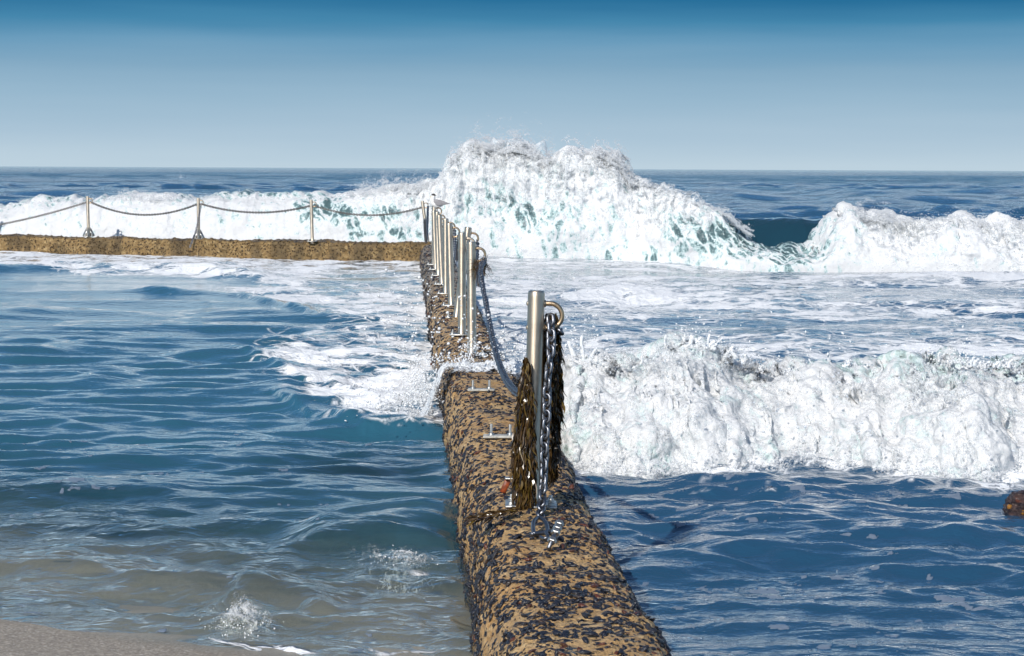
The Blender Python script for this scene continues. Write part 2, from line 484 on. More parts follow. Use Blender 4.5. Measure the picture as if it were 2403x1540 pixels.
mx = wn('Mix', data_type='RGBA'); L(bl.outputs[0], mx.inputs[0]); L(m2.outputs[2], mx.inputs[6]); L(gain.outputs[0], mx.inputs[7])
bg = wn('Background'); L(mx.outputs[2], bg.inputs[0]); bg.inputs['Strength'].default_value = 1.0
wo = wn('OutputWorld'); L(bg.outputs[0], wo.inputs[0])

sl = bpy.data.lights.new('sun', 'SUN'); sl.energy = 4.4; sl.angle = R(.53); sl.color = (1.0, .955, .89)
so = bpy.data.objects.new('sun', sl); COL.objects.link(so)
so.rotation_euler = (-sdir).to_track_quat('-Z', 'Y').to_euler()
scene.view_settings.view_transform = 'Standard'; scene.view_settings.look = 'None'
scene.view_settings.exposure = 0.0; scene.view_settings.gamma = 1.0
try:
    scene.cycles.max_bounces = 8; scene.cycles.transparent_max_bounces = 32; scene.cycles.use_adaptive_sampling = True; scene.cycles.adaptive_threshold = .03
    scene.cycles.caustics_reflective = False; scene.cycles.caustics_refractive = False
    scene.cycles.sample_clamp_indirect = 6
except Exception: pass

# ------------------------------------------------------------------ wall layout
WS = -0.047
def wall_c(Y): return 0.115 + WS * (Y - 10.6) - .03 * sst(16.6, 19.2, Y)
def wall_top(Y): return .415 - .035 * sst(16.6, 19.2, Y)
def wall_hw(Y): return .325 - .015 * sst(17.0, 18.2, Y) + .02 * np.sin(Y * 1.7) * .5
Y_CORNER = 47.5
CROSS_A = ground(985, 572, .385); CROSS_B = ground(0, 553, .385)
cslope = (CROSS_B[1] - CROSS_A[1]) / (CROSS_B[0] - CROSS_A[0])
def cross_y(X): return CROSS_A[1] + (X - CROSS_A[0]) * cslope      # front top edge

# ------------------------------------------------------------------ sand / sea bed
SH0 = ground(0, 1446); SH1 = ground(500, 1522)
shd = (SH1 - SH0)[:2]; shd /= np.linalg.norm(shd); shn = np.array([-shd[1], shd[0]])
if shn[1] < 0: shn = -shn
def bed_z(X, Y):
    s = (X - SH0[0]) * shn[0] + (Y - SH0[1]) * shn[1]
    s = s + .10 * pn(X * .9, Y * .9, 3.3) + .3 * pn(X * .23, Y * .23, 1.3)
    z = np.where(s < 0, -s * .075, -.055 * s)
    deep = -1.0 - .004 * np.maximum(s - 18, 0)
    z = np.maximum(z, np.minimum(deep, 0))
    z = np.where(s < 0, np.minimum(z, 1.2 + .02 * -s), z)
    right = sst(-.1, .6, X - wall_c(Y))
    z = z - right * .28 * sst(-3, 1.5, s) + .05 * fbm(X * .8, Y * .8, 0, 3) * sst(0, 2, s)
    return z, s, right
def bed():
    y = np.concatenate([np.linspace(-60, 3, 30), np.linspace(3.2, 30, 420), np.linspace(31, 90, 60)])
    x = np.concatenate([np.linspace(-70, -6.5, 25), np.linspace(-6.3, 7, 320), np.linspace(7.5, 70, 25)])
    X, Y = np.meshgrid(x, y)
    Z, s, right = bed_z(X, Y)
    dry = sst(.10, -.25, s)
    reef = np.clip(right * sst(-1, 2, s) * .9 + sst(8, 15, s) * .8, 0, 1)
    u, v = proj(X, Y, Z * 0)
    reef = np.maximum(reef, np.exp(-((u - 230) / 170) ** 2 - ((v - 1182) / 20) ** 2))
    o = mesh_np('sand_bed', np.stack([X, Y, Z], -1).reshape(-1, 3), grid_faces(len(y), len(x)), M_SAND,
                attrs={'dry': dry, 'reef': reef})
    tag(o, kind='structure')
bed()

# ------------------------------------------------------------------ water sheets
def gauss(u, v, cu, cv, ru, rv): return np.exp(-((u - cu) / ru) ** 2 - ((v - cv) / rv) ** 2)

def ridge(X, Y, pts, h, wf, wb, fade=.3):
    g = np.array([ground(*p)[:2] for p in pts]); o = np.argsort(g[:, 0]); g = g[o]
    yc = np.interp(X, g[:, 0], g[:, 1])
    yc = yc + .08 * wb * fbm(X * 1.3 / wb, 3.1 + X * 0, 2) * 2
    d = Y - yc
    w_ = np.where(d < 0, wf, wb)
    ends = sst(g[0, 0] - fade, g[0, 0] + fade, X) * sst(g[-1, 0] + fade, g[-1, 0] - fade, X)
    return h * np.exp(-(d / w_) ** 2) * ends

def near_base_v(u): return np.interp(u, [1150, 1290, 1350, 1500, 1750, 2000, 2200, 2320, 2403, 2900], [1010, 1065, 1112, 1120, 1112, 1112, 1128, 1140, 1122, 1120])
def water():
    dv = 2.0
    vv = np.concatenate([np.arange(1560, 700, -dv), np.arange(700, 380, -dv * .8), np.arange(380, 205, -dv), np.arange(205, 60, -.40), np.arange(60, 14, -.14), np.arange(14, 2.5, -.5)])
    ys = np.concatenate([[3.0, 5.0, 6.0], 10480.0 / vv, [5200., 7000., 12000.]])
    th = np.concatenate([-np.geomspace(58, 15.6, 40), np.linspace(-15.3, 15.3, 880), np.geomspace(15.6, 58, 40)])
    tt = np.tan(np.radians(th))
    Y = np.repeat(ys[:, None], len(th), 1); X = Y * tt[None, :]
    dd = np.repeat(np.maximum(np.gradient(ys), .012)[:, None], len(th), 1)
    u, v = proj(X, Y, X * 0)
    wc = wall_c(np.minimum(Y, Y_CORNER))
    pool = (X < wc) & (Y < cross_y(X) + .3)
    def oc(lam, sx=1.0, ph=0.0, warp=0.0):
        k = sst(1.8 * dd, 4.0 * dd, lam + 0 * dd)
        wx = warp * pn(X / (lam * 2.5), Y / (lam * 2.5), ph + 9) if warp else 0
        return k * pn(X / (lam * sx) + wx, Y / lam + wx * .6, ph)
    # pool: long smooth wavelets, crests across the view
    calm = .035 * oc(3.2, 2.4, 1) + .075 * oc(1.3, 2.6, 2, .5) + .062 * oc(.62, 2.6, 3, .6) + .050 * oc(.31, 2.4, 4, .6) + .020 * oc(.16, 2.0, 5)
    far_k = sst(60, 160, Y)
    chop = .08 * oc(4.0, 1.8, 11) + .085 * oc(1.9, 1.7, 12, .6) + .048 * oc(.9, 1.6, 13, .6) + .013 * oc(.45, 1.4, 14, .5) + .006 * oc(.22, 1.3, 15) + .003 * oc(.11, 1.2, 16)
    open_ = .30 * (1 + 1.4 * sst(150, 350, Y)) * oc(12, 2.2, 21) + .42 * oc(6.0, 2.0, 22, .5) + .48 * oc(2.9, 1.8, 23, .6) + .34 * oc(1.4, 1.6, 24, .5) + .16 * oc(.75, 1.5, 28) + .4 * (1 + 1.2 * sst(250, 600, Y)) * oc(30, 3.0, 25) + .55 * oc(120, 2.5, 26) + .9 * oc(400, 2.0, 27) * sst(300, 900, Y)
    open_k = sst(52, 62, Y)
    nearr = sst(15.5, 14, Y)
    chop = chop * (1 - nearr) + nearr * (.075 * oc(1.5, 2.2, 31, .6) + .068 * oc(.62, 1.9, 32, .7) + .046 * oc(.3, 1.8, 33, .7) + .024 * oc(.15, 1.7, 34, .6) + .006 * oc(.08, 1.6, 35))
    H = np.where(pool, calm, (chop + .16 * oc(7, 2.5, 17) * sst(18, 22, Y)) * (1 - open_k) + open_ * open_k)
    shallow = bed_z(X, Y)[1]
    H = H * np.where(Y < 40, .18 + .82 * sst(.3, 3.5, shallow), 1)
    surf = np.where(pool, sst(3.6, 2.2, shallow) * sst(-.1, .5, shallow) * sst(-200, 500, u), 0) + .75 * np.where(pool, sst(2.2, 1.2, shallow) * sst(-.3, .5, shallow), 0)
    H = H + surf * (.030 * oc(.55, 1.5, 41, .7) + .024 * oc(.26, 1.4, 42, .7) + .010 * oc(.12, 1.3, 43, .5) + .004 * oc(.06, 1.2, 44))
    # foam density
    foam = np.zeros_like(H); fleck = np.zeros_like(H)
    left = pool
    # pool foam: band below the far wall and the wedge against the long wall
    edge = np.interp(v, [575, 632, 660, 690, 720, 748, 775, 800, 830, 880, 930, 975, 1000, 1012],
                     [-400, -300, 560, 440, 660, 770, 640, 545, 545, 580, 650, 730, 860, 1030])
    wob = 55 * fbm(X * 1.1, Y * .8, 4, 4)
    fp = sst(-70, 150, u - edge - wob) * sst(1022, 1000, v)
    fp *= .64 - .20 * gauss(u, v, 700, 770, 200, 25) - .22 * gauss(u, v, 850, 660, 150, 22)
    fp = np.maximum(fp, .58 * sst(648, 618, v + 10 * fbm(X * .5, Y * .5, 1, 3)))
    fp = np.maximum(fp, .95 * gauss(u, v, 880, 900, 190, 50))
    # shore foam on the little breakers
    sf = .74 * gauss(u, v, 935, 1306, 70, 10) + .55 * gauss(u, v, 990, 1342, 50, 8) 
    sf += .55 * np.exp(-((shallow - .05) / .06) ** 2) * sst(380, 520, u)
    sf += .34 * gauss(u, v, 560, 1475, 80, 26) + .46 * gauss(u, v, 930, 1524, 130, 24) + .3 * gauss(u, v, 1010, 1470, 60, 12) + .35 * gauss(u, v, 650, 1525, 120, 16)
    foam = np.where(left, np.maximum(fp, sf), 0)
    fleck = np.where(left, .10 * sst(1000, 1030, v) + .22 * gauss(u, v, 850, 1050, 260, 25) + .16 * gauss(u, v, 250, 1150, 300, 60), 0)
    # sea foam between the two breakers
    fr = .60 * sst(872, 850, v) * sst(598, 612, v)
    fr *= 1 - .40 * gauss(u, v, 1800, 760, 500, 26) - .30 * gauss(u, v, 2200, 690, 350, 22) - .25 * gauss(u, v, 1400, 850, 200, 18)
    fr = np.maximum(fr, .92 * gauss(u, v, 1500, 690, 330, 30)); fr = np.maximum(fr, .9 * gauss(u, v, 2300, 650, 260, 14))
    fr = fr * (1 - .75 * gauss(u, v, 1800, 632, 520, 8))
    fr = np.maximum(fr, .66 * sst(100, 52, Y) * 0)
    fr = np.maximum(fr, .5 * gauss(u, v, 2330, 1160, 70, 16))
    foam = np.where(~left & (Y < 50), fr, foam)
    foam = np.where(~left, np.maximum(foam, .95 * gauss(u, v, 424, 421, 7, 3)), foam)
    flr = sst(1105, 1140, v) * (.26 + .14 * gauss(u, v, 1500, 1160, 150, 30) + .12 * gauss(u, v, 2250, 1420, 200, 90) + .12 * gauss(u, v, 1750, 1400, 250, 60))
    fleck = np.where(~left & (Y < 16), flr, fleck)
    dv_ = v - near_base_v(u) + 14 * fbm(X * 3.1, Y * 4.0, 71, 3)
    foam = np.where(~left & (Y < 16), np.maximum(foam, np.maximum(.60 * sst(26, -2, dv_), .40 * sst(95, 10, dv_)) * sst(1280, 1320, u)), foam)
    nfk = fbm(X * 7.0, Y * 9.0, 61, 3, .5) + .55 * fbm(X * 1.2, Y * 1.6, 62, 2)
    fmask = sst(0, .10, nfk - .87 + 1.15 * fleck) * sst(.0, .08, fleck) * sst(30, 16, Y)
    fleck = fmask
    H = H + .004 * fmask * (1 + .6 * pn(X * 30, Y * 30, 5))
    # foam heaps
    lump = fbm(X * 2.6, Y * 1.9, 6, 4, .55) * .095 + fbm(X * .8, Y * .6, 8, 2) * .08
    H = H + np.clip(foam - .35, 0, 1) * lump * 1.5 * sst(60, 45, Y)
    # swells and shore breakers
    H = H + np.where(left,
        ridge(X, Y, [(-900, 574), (-300, 577), (150, 583), (420, 592)], .17, 1.2, 6.0, 1.2)
        + ridge(X, Y, [(-300, 638), (0, 642), (200, 636), (480, 642), (620, 656)], .20, .9, 2.0, .6)
        + ridge(X, Y, [(330, 684), (440, 692), (560, 696), (760, 745)], .08, .25, .7, .4)
        + ridge(X, Y, [(540, 815), (620, 850), (760, 900), (900, 960)], .05, .2, .6, .3)
        + ridge(X, Y, [(640, 925), (740, 970), (860, 998), (1005, 1002)], .06, .12, .7, .2)
        + ridge(X, Y, [(690, 1290), (830, 1277), (930, 1268), (1055, 1275)], .085, .13, .5, .15)
        + ridge(X, Y, [(490, 1440), (560, 1405), (650, 1395), (770, 1425)], .065, .10, .35, .12)
        + (.02 * gauss(u, v, 552, 1464, 34, 17) + .014 * gauss(u, v, 512, 1474, 28, 14) + .016 * gauss(u, v, 598, 1470, 30, 12)) * (.8 + 1.1 * oc(.09, 1, 51) + .8 * oc(.05, 1, 52))
        + ridge(X, Y, [(-200, 1335), (150, 1348), (400, 1370), (600, 1392)], .048, .08, .35, .2)
        + ridge(X, Y, [(-100, 1172), (250, 1165), (430, 1180)], .05, .25, .5, .3)
        + ridge(X, Y, [(750, 1225), (900, 1212), (1040, 1220)], .03, .15, .4, .2), 0)
    H = H + np.where(~left & (Y < 20), ridge(X, Y, [(2100, 1150), (2200, 1140), (2400, 1165)], .035, .18, .4, .15), 0)
    H = H + np.where(~left, ridge(X, Y, [(1640, 545), (1760, 500), (1900, 500), (2050, 505)], 0, 1, 1), 0)
    clear = np.where(left, sst(5.5, .8, shallow) * .85 + .08, .12 * sst(7, 1, shallow))
    clear = np.clip(clear + np.where(left, .55 * gauss(u, v, 700, 740, 300, 50) * .0 + .6 * gauss(u, v, 860, 1100, 260, 50), 0), 0, .97)
    chopa = np.where(left, .35 + .9 * sst(3.4, 2.0, shallow) + .35 * gauss(u, v, 900, 1050, 250, 60), .95) * np.where(Y > 60, 1.3 + .9 * sst(200, 400, Y), 1)
    chopa = np.where(~left & (Y < 15), .42, np.where(~left & (Y < 50), .45, chopa))
    V = np.stack([X, Y, H], -1).reshape(-1, 3)
    F = grid_faces(*X.shape)
    at = dict(foam=foam.ravel(), fleck=fleck.ravel(), clear=clear.ravel(), chop=chopa.ravel())
    isp = pool.ravel()[F].all(1)
    for nm, sel, mat in (('pool_water', isp, M_POOL), ('sea_water', ~isp, M_SEA)):
        f = F[sel]; used, inv = np.unique(f, return_inverse=True)
        o = mesh_np(nm, V[used], inv.reshape(-1, 4), mat, attrs={k: a[used] for k, a in at.items()})
        tag(o, kind='structure')
water()

# ------------------------------------------------------------------ breaking waves
def droplets(name, P, rad, mat, stretch=None, sub=0):
    """many small drops as one mesh (octahedra, or icosahedra when sub=1)"""
    P = np.asarray(P); n = len(P)
    if sub == 0:
        T = np.array([[1,0,0],[-1,0,0],[0,1,0],[0,-1,0],[0,0,1],[0,0,-1]], float)
        F = np.array([[0,2,4],[2,1,4],[1,3,4],[3,0,4],[2,0,5],[1,2,5],[3,1,5],[0,3,5]])
    else:
        g = (1 + 5 ** .5) / 2
        T = np.array([[-1,g,0],[1,g,0],[-1,-g,0],[1,-g,0],[0,-1,g],[0,1,g],[0,-1,-g],[0,1,-g],[g,0,-1],[g,0,1],[-g,0,-1],[-g,0,1]]) / math.hypot(1, g)
        F = np.array([[0,11,5],[0,5,1],[0,1,7],[0,7,10],[0,10,11],[1,5,9],[5,11,4],[11,10,2],[10,7,6],[7,1,8],[3,9,4],[3,4,2],[3,2,6],[3,6,8],[3,8,9],[4,9,5],[2,4,11],[6,2,10],[8,6,7],[9,8,1]])
    D = rng.normal(size=(n, 3)); D /= np.linalg.norm(D, axis=1)[:, None]
    st = np.ones(n) if stretch is None else stretch
    V = T[None] * rad[:, None, None]
    dot = (V * D[:, None]).sum(-1, keepdims=True)
    V = V + dot * D[:, None] * (st - 1)[:, None, None]
    V = V + P[:, None]
    FF = F[None] + (np.arange(n) * len(T))[:, None, None]
    o = mesh_np(name, V.reshape(-1, 3), FF.reshape(-1, 3), mat, True)
    return tag(o, kind='stuff')

def roller(name, mat, us, nf, nb, dbase, zc, wf, wb, scales, foam_fn, curve=1.0, amp_fn=None, seed=0.0, off=0.0, kind='structure'):
    """a breaking wave as a curved sheet: us picture columns at the wave's own distance, nf rows up the face, nb rows down its back"""
    U = us
    d0 = dbase(U); Zc = zc(U)
    X0 = (U - 1201.5) / FOC * d0
    tf = np.linspace(0, 1, nf); tb = np.linspace(0, 1, nb)[1:]
    f_y = wf * (tf ** 1.25) ; f_z = np.sin(np.pi / 2 * tf) ** curve
    b_y = wf + wb * tb ** .9; b_z = np.cos(np.pi / 2 * tb) ** 1.4
    yy = np.concatenate([f_y, b_y]); zz = np.concatenate([f_z, b_z])
    X = np.repeat(X0[None], len(yy), 0).astype(float)
    Y = d0[None] + yy[:, None] + 0 * X
    Z = zz[:, None] * Zc[None] - .03 - (.22 * sst(.07, 0, np.concatenate([tf, tf[-1] + tb])))[:, None]
    P = np.stack([X, Y, Z], -1)
    arc = np.concatenate([[0], np.cumsum(np.hypot(np.diff(yy), np.diff(zz * Zc.mean())))])
    tpar = np.concatenate([tf * .6, .6 + .4 * tb])[:, None] + 0 * X
    for lam, amp, mode, o in ([(0, off, 0, 0)] if off else []) + list(scales):
        du = np.gradient(P, axis=1); dv = np.gradient(P, axis=0)
        N = np.cross(du, dv); N /= np.linalg.norm(N, axis=-1, keepdims=True) + 1e-9
        N = np.where(N[..., 2:3] < -0.3, N, N)
        if (N[nf // 2, :, 1].mean()) > 0: N = -N
        n = fbm(P[..., 0] / lam, P[..., 1] / lam, P[..., 2] / lam * .8 + lam * 7 + seed, o, .55, mode) if lam else 1.0
        env = sst(0, .10, tpar) * (1 - .75 * sst(.68, 1.0, tpar))
        if amp_fn is not None: env = env * amp_fn(U)[None]
        P = P + N * (amp * n * env)[..., None]
    fo = foam_fn(U[None] + 0 * X, tpar, P)
    ob = mesh_np(name, P.reshape(-1, 3), grid_faces(*X.shape), mat, attrs={'foam': fo, 'arc': (arc[:, None] + 0 * X)})
    tag(ob, kind=kind)
    return P, tpar

# --- far breaker beyond the pool
FU = np.array([-500, 0, 60, 200, 330, 440, 500, 600, 720, 830, 900, 950, 1010, 1035, 1060, 1080, 1100, 1130, 1160, 1200, 1235, 1275, 1310, 1345, 1375, 1400, 1440, 1470, 1500, 1540, 1600, 1650, 1700, 1740, 1800, 1850, 1930, 1975, 2010, 2060, 2150, 2250, 2330, 2403, 2800.])
FV = np.array([480, 474, 462, 460, 452, 462, 447, 447, 456, 448, 436, 440, 432, 412, 378, 372, 350, 342, 356, 336, 356, 372, 376, 350, 366, 352, 376, 414, 424, 441, 455, 473, 496, 525, 572, 588, 575, 515, 492, 506, 518, 512, 522, 520, 522.])
BV = lambda u: np.interp(u, [-500, 0, 900, 1100, 1500, 1700, 1900, 2403, 2800], [585, 588, 600, 606, 610, 618, 626, 632, 634])
def far_d(u):
    d = 10480 / (BV(u) - (391 + 9.5 * u / 2403))
    return np.where(u < 1000, np.maximum(d, cross_y((u - 1201.5) / FOC * 52) + 1.4), d)
def far_z(u):
    d = far_d(u) + 1.3
    vt = np.interp(u, FU, FV)
    z = CAM_Z - (vt - (391 + 10.5 * u / 2403)) / FOC * d
    return np.maximum(z + .10 * fbm(u / 42.0, u * 0, 1, 2) + .03 * fbm(u / 14.0, u * 0, 5, 1), .12)
def far_foam(U, t, P):
    _, v = proj(P[..., 0], P[..., 1], P[..., 2])
    f = np.full(U.shape, .95)
    crest = sst(.30, .62, t)
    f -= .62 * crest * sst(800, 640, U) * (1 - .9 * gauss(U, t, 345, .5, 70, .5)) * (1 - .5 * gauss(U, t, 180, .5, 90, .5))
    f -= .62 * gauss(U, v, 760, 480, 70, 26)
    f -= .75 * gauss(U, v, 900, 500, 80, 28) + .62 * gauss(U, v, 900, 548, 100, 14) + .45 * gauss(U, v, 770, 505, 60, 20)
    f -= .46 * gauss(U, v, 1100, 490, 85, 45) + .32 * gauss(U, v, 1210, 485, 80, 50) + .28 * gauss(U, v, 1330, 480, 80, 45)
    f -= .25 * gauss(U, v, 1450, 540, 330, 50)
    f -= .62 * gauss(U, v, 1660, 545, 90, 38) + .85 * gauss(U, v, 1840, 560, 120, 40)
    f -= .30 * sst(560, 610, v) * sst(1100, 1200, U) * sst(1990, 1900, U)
    f += .25 * sst(2000, 2060, U)
    return np.clip(f, -.2, 1.1)
far_us = np.linspace(-480, 2780, 2100)
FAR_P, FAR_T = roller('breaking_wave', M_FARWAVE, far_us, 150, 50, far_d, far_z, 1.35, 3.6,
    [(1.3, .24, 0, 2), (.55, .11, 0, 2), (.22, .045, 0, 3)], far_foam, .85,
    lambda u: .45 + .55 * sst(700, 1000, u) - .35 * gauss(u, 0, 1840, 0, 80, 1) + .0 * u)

def far_veil_foam(k):
    def fn(U, t, P):
        f = .46 + .10 * k - .25 * sst(.35, .05, t) + .18 * sst(.4, .6, t)
        f = f - .9 * sst(.60, .66, t) - .55 * sst(980, 780, U) * (1 - .8 * gauss(U, t, 345, .5, 70, .5)) - 1.2 * gauss(U, 0, 1850, 0, 125, 1) - .5 * sst(.94, 1, np.clip(t / .64, 0, 1))
        return f
    return fn
def far_zv(k):
    def fn(u):
        z = far_z(u); return z - .14 + .45 * k * np.clip(z - 1.0, 0, 1.2) * np.clip(pn(u / 17., u * 0, 8.1) + .6 * pn(u / 6., u * 0, 3.3), 0, 1) ** 1.3 + .10 * k * np.clip(z - .6, 0, 1.4) * (.5 + .9 * pn(u / 33., u * 0, 4.4 * k)) + .05 * pn(u / 8., u * 0, 2.4 * k)
    return fn
for k, off in ((0, .06), (1, .13)):
    roller('surf_veil', M_FARVEIL, np.linspace(-480, 2780, 1500), 110, 8, lambda u, k=k: far_d(u) - .05 * k, far_zv(k), 1.2, .5,
           [(.9, .16, 0, 2), (.35, .07, 0, 3)], far_veil_foam(k), .9, lambda u: .5 + .5 * sst(700, 1000, u), 11.3 * (k + 1), off, 'stuff')

# unbroken dark shoulder of the swell between the two white sections
def sh_z(u):
    d = far_d(u) + 2.9
    vt = np.interp(u, [1600, 1740, 1850, 1950, 2100, 2200], [512, 508, 511, 509, 510, 520])
    return np.maximum(CAM_Z - (vt - 399) / FOC * d + .03 * fbm(u / 60., u * 0, 2, 3), .05) * sst(1540, 1640, u) * sst(2330, 2160, u)
roller('wave_shoulder', M_SWELL, np.linspace(1520, 2350, 420), 60, 30, lambda u: far_d(u) + 1.3, sh_z, 1.6, 5.0,
       [(1.4, .05, 0, 2), (.4, .02, 0, 2)], lambda U, t, P: np.zeros(U.shape), 1.2)

def crest_spray():
    Ps, Rs = [], []
    def cloud(n, u0, u1, hmax, dens, r0, r1, back=1.0, fil=24.0, down=.15):
        k = n * 6
        u = rng.uniform(u0, u1, k); h = rng.exponential(.34, k) * hmax
        f = fbm(u / fil, h * 5.5 / max(hmax, .2), dens, 4, .6)
        keep = rng.random(k) < sst(-.25, .55, f - .55 * h / hmax + .12) * np.exp(-h / hmax * .7)
        u, h = u[keep][:n], h[keep][:n]
        d = far_d(u) + 1.3
        z = far_z(u)
        m = len(u)
        y = d - .22 + rng.normal(0, .22, m) * back
        x = (u - 1201.5) / FOC * d + rng.normal(0, .02, m)
        Ps.append(np.stack([x, y, z - down + h], -1))
        r = (r0 + (r1 - r0) * rng.random(m) ** 3) * np.clip(1.15 - .55 * h / hmax, .35, 1)
        Rs.append(r)
    cloud(48000, 1030, 1480, .62, 1, .004, .016)
    cloud(26000, 1030, 1480, .35, 6, .004, .020, down=.35)
    cloud(14000, 1070, 1300, 1.0, 2, .004, .011)
    cloud(9000, 1420, 1475, .8, 3, .004, .014)
    cloud(9000, 820, 1010, .55, 4, .004, .016)
    cloud(2500, 850, 1020, .9, 4, .004, .012)
    cloud(6000, 280, 430, .34, 5, .004, .015)
    cloud(5000, -100, 1000, .16, 7, .004, .014)
    cloud(14000, 1470, 1760, .30, 8, .004, .018)
    cloud(11000, 1955, 2080, .52, 9, .004, .015)
    cloud(18000, 2060, 2500, .34, 10, .004, .016)
    cloud(4000, 2100, 2450, .6, 11, .004, .012)
    P = np.concatenate(Ps); r = np.concatenate(Rs)
    droplets('sea_spray', P, r, M_MIST, 1 + rng.random(len(r)) * .9)
crest_spray()

# --- near breaker right of the wall
NU = np.array([1150, 1250, 1320, 1370, 1420, 1480, 1540, 1580, 1640, 1690, 1740, 1800, 1860, 1900, 1950, 2000, 2060, 2110, 2180, 2250, 2300, 2350, 2403, 2900.])
NV = np.array([930, 880, 835, 832, 850, 858, 848, 818, 800, 808, 836, 862, 872, 866, 852, 850, 866, 862, 845, 838, 850, 846, 858, 858.])
def near_base_v(u): return np.interp(u, [1150, 1290, 1350, 1500, 1750, 2000, 2200, 2320, 2403, 2900], [1010, 1065, 1112, 1120, 1112, 1112, 1128, 1140, 1122, 1120])
def near_d(u): return 10480 / (near_base_v(u) + 5 * fbm(u / 60., u * 0, 3, 2) - (391 + 10.5 * u / 2403))
def near_z(u):
    d = near_d(u) + 1.45
    vt = np.interp(u, NU, NV)
    return np.maximum(CAM_Z - (vt - (391 + 10.5 * u / 2403)) / FOC * d + .03 * fbm(u / 40., u * 0, 7, 2), .05)
def near_foam(U, t, P):
    f = np.full(U.shape, .92)
    up = sst(.40, .58, t)
    f -= .50 * up * sst(1830, 1960, U) * (1 - .6 * gauss(U, 0, 1880, 0, 40, 1))
    f -= .26 * up * gauss(U, 0, 1600, 0, 130, 1) + .14 * up * gauss(U, 0, 1720, 0, 100, 1)
    f -= .42 * gauss(U, t, 1345, .18, 40, .10) + .35 * gauss(U, t, 1420, .12, 70, .05) + .3 * gauss(U, t, 1790, .36, 60, .07)
    f -= .5 * (t < .03) * sst(-.1, .4, pn(U / 30., U * 0, 4.4))
    f -= .35 * sst(.68, .9, t)
    f -= .20 * sst(.05, .5, fbm(P[..., 0] * 2.6, P[..., 2] * 3.2, P[..., 1] * 2, 3))
    return np.clip(f, -.1, 1.1)
near_us = np.linspace(1190, 2860, 1500)
NEAR_P, NEAR_T = roller('near_breaking_wave', M_NEARWAVE, near_us, 330, 70, near_d, near_z, 1.45, 2.2,
    [(.55, .16, 0, 2), (.22, .055, 0, 2), (.09, .018, 0, 2), (.034, .0045, 0, 2)], near_foam, .95)

def near_veil_foam(k):
    def fn(U, t, P):
        f = .27 + .30 * fbm(P[..., 0] * 1.8, P[..., 2] * 2.5, k * 3.3 + P[..., 1], 3) + .18 * sst(.16, .02, t)
        return f - .9 * sst(.60, .66, t) - .30 * sst(.54, .60, t) - .35 * sst(.40, .56, t) * sst(1850, 1960, U)
    return fn
def near_zv(k):
    return lambda u: near_z(u) + .02 + .045 * k * (.4 + 1.7 * pn(u / 24., u * 0, 4.4 * k)) + .03 * pn(u / 7., u * 0, 2.4 * k)
for k, off in ((1, .05),):
    roller('surf_veil', M_NEARVEIL, np.linspace(1210, 2860, 1200), 200, 8, lambda u, k=k: near_d(u) - .03 * k, near_zv(k), 1.40, .2,
           [(.45, .11, 0, 2), (.16, .055, 0, 3), (.05, .014, 0, 2)], near_veil_foam(k), .95, None, 7.7 * (k + 1), off, 'stuff')

def strand(path, r0, r1, seg=7):
    return tube(path, np.linspace(r0, r1, len(path)), seg)

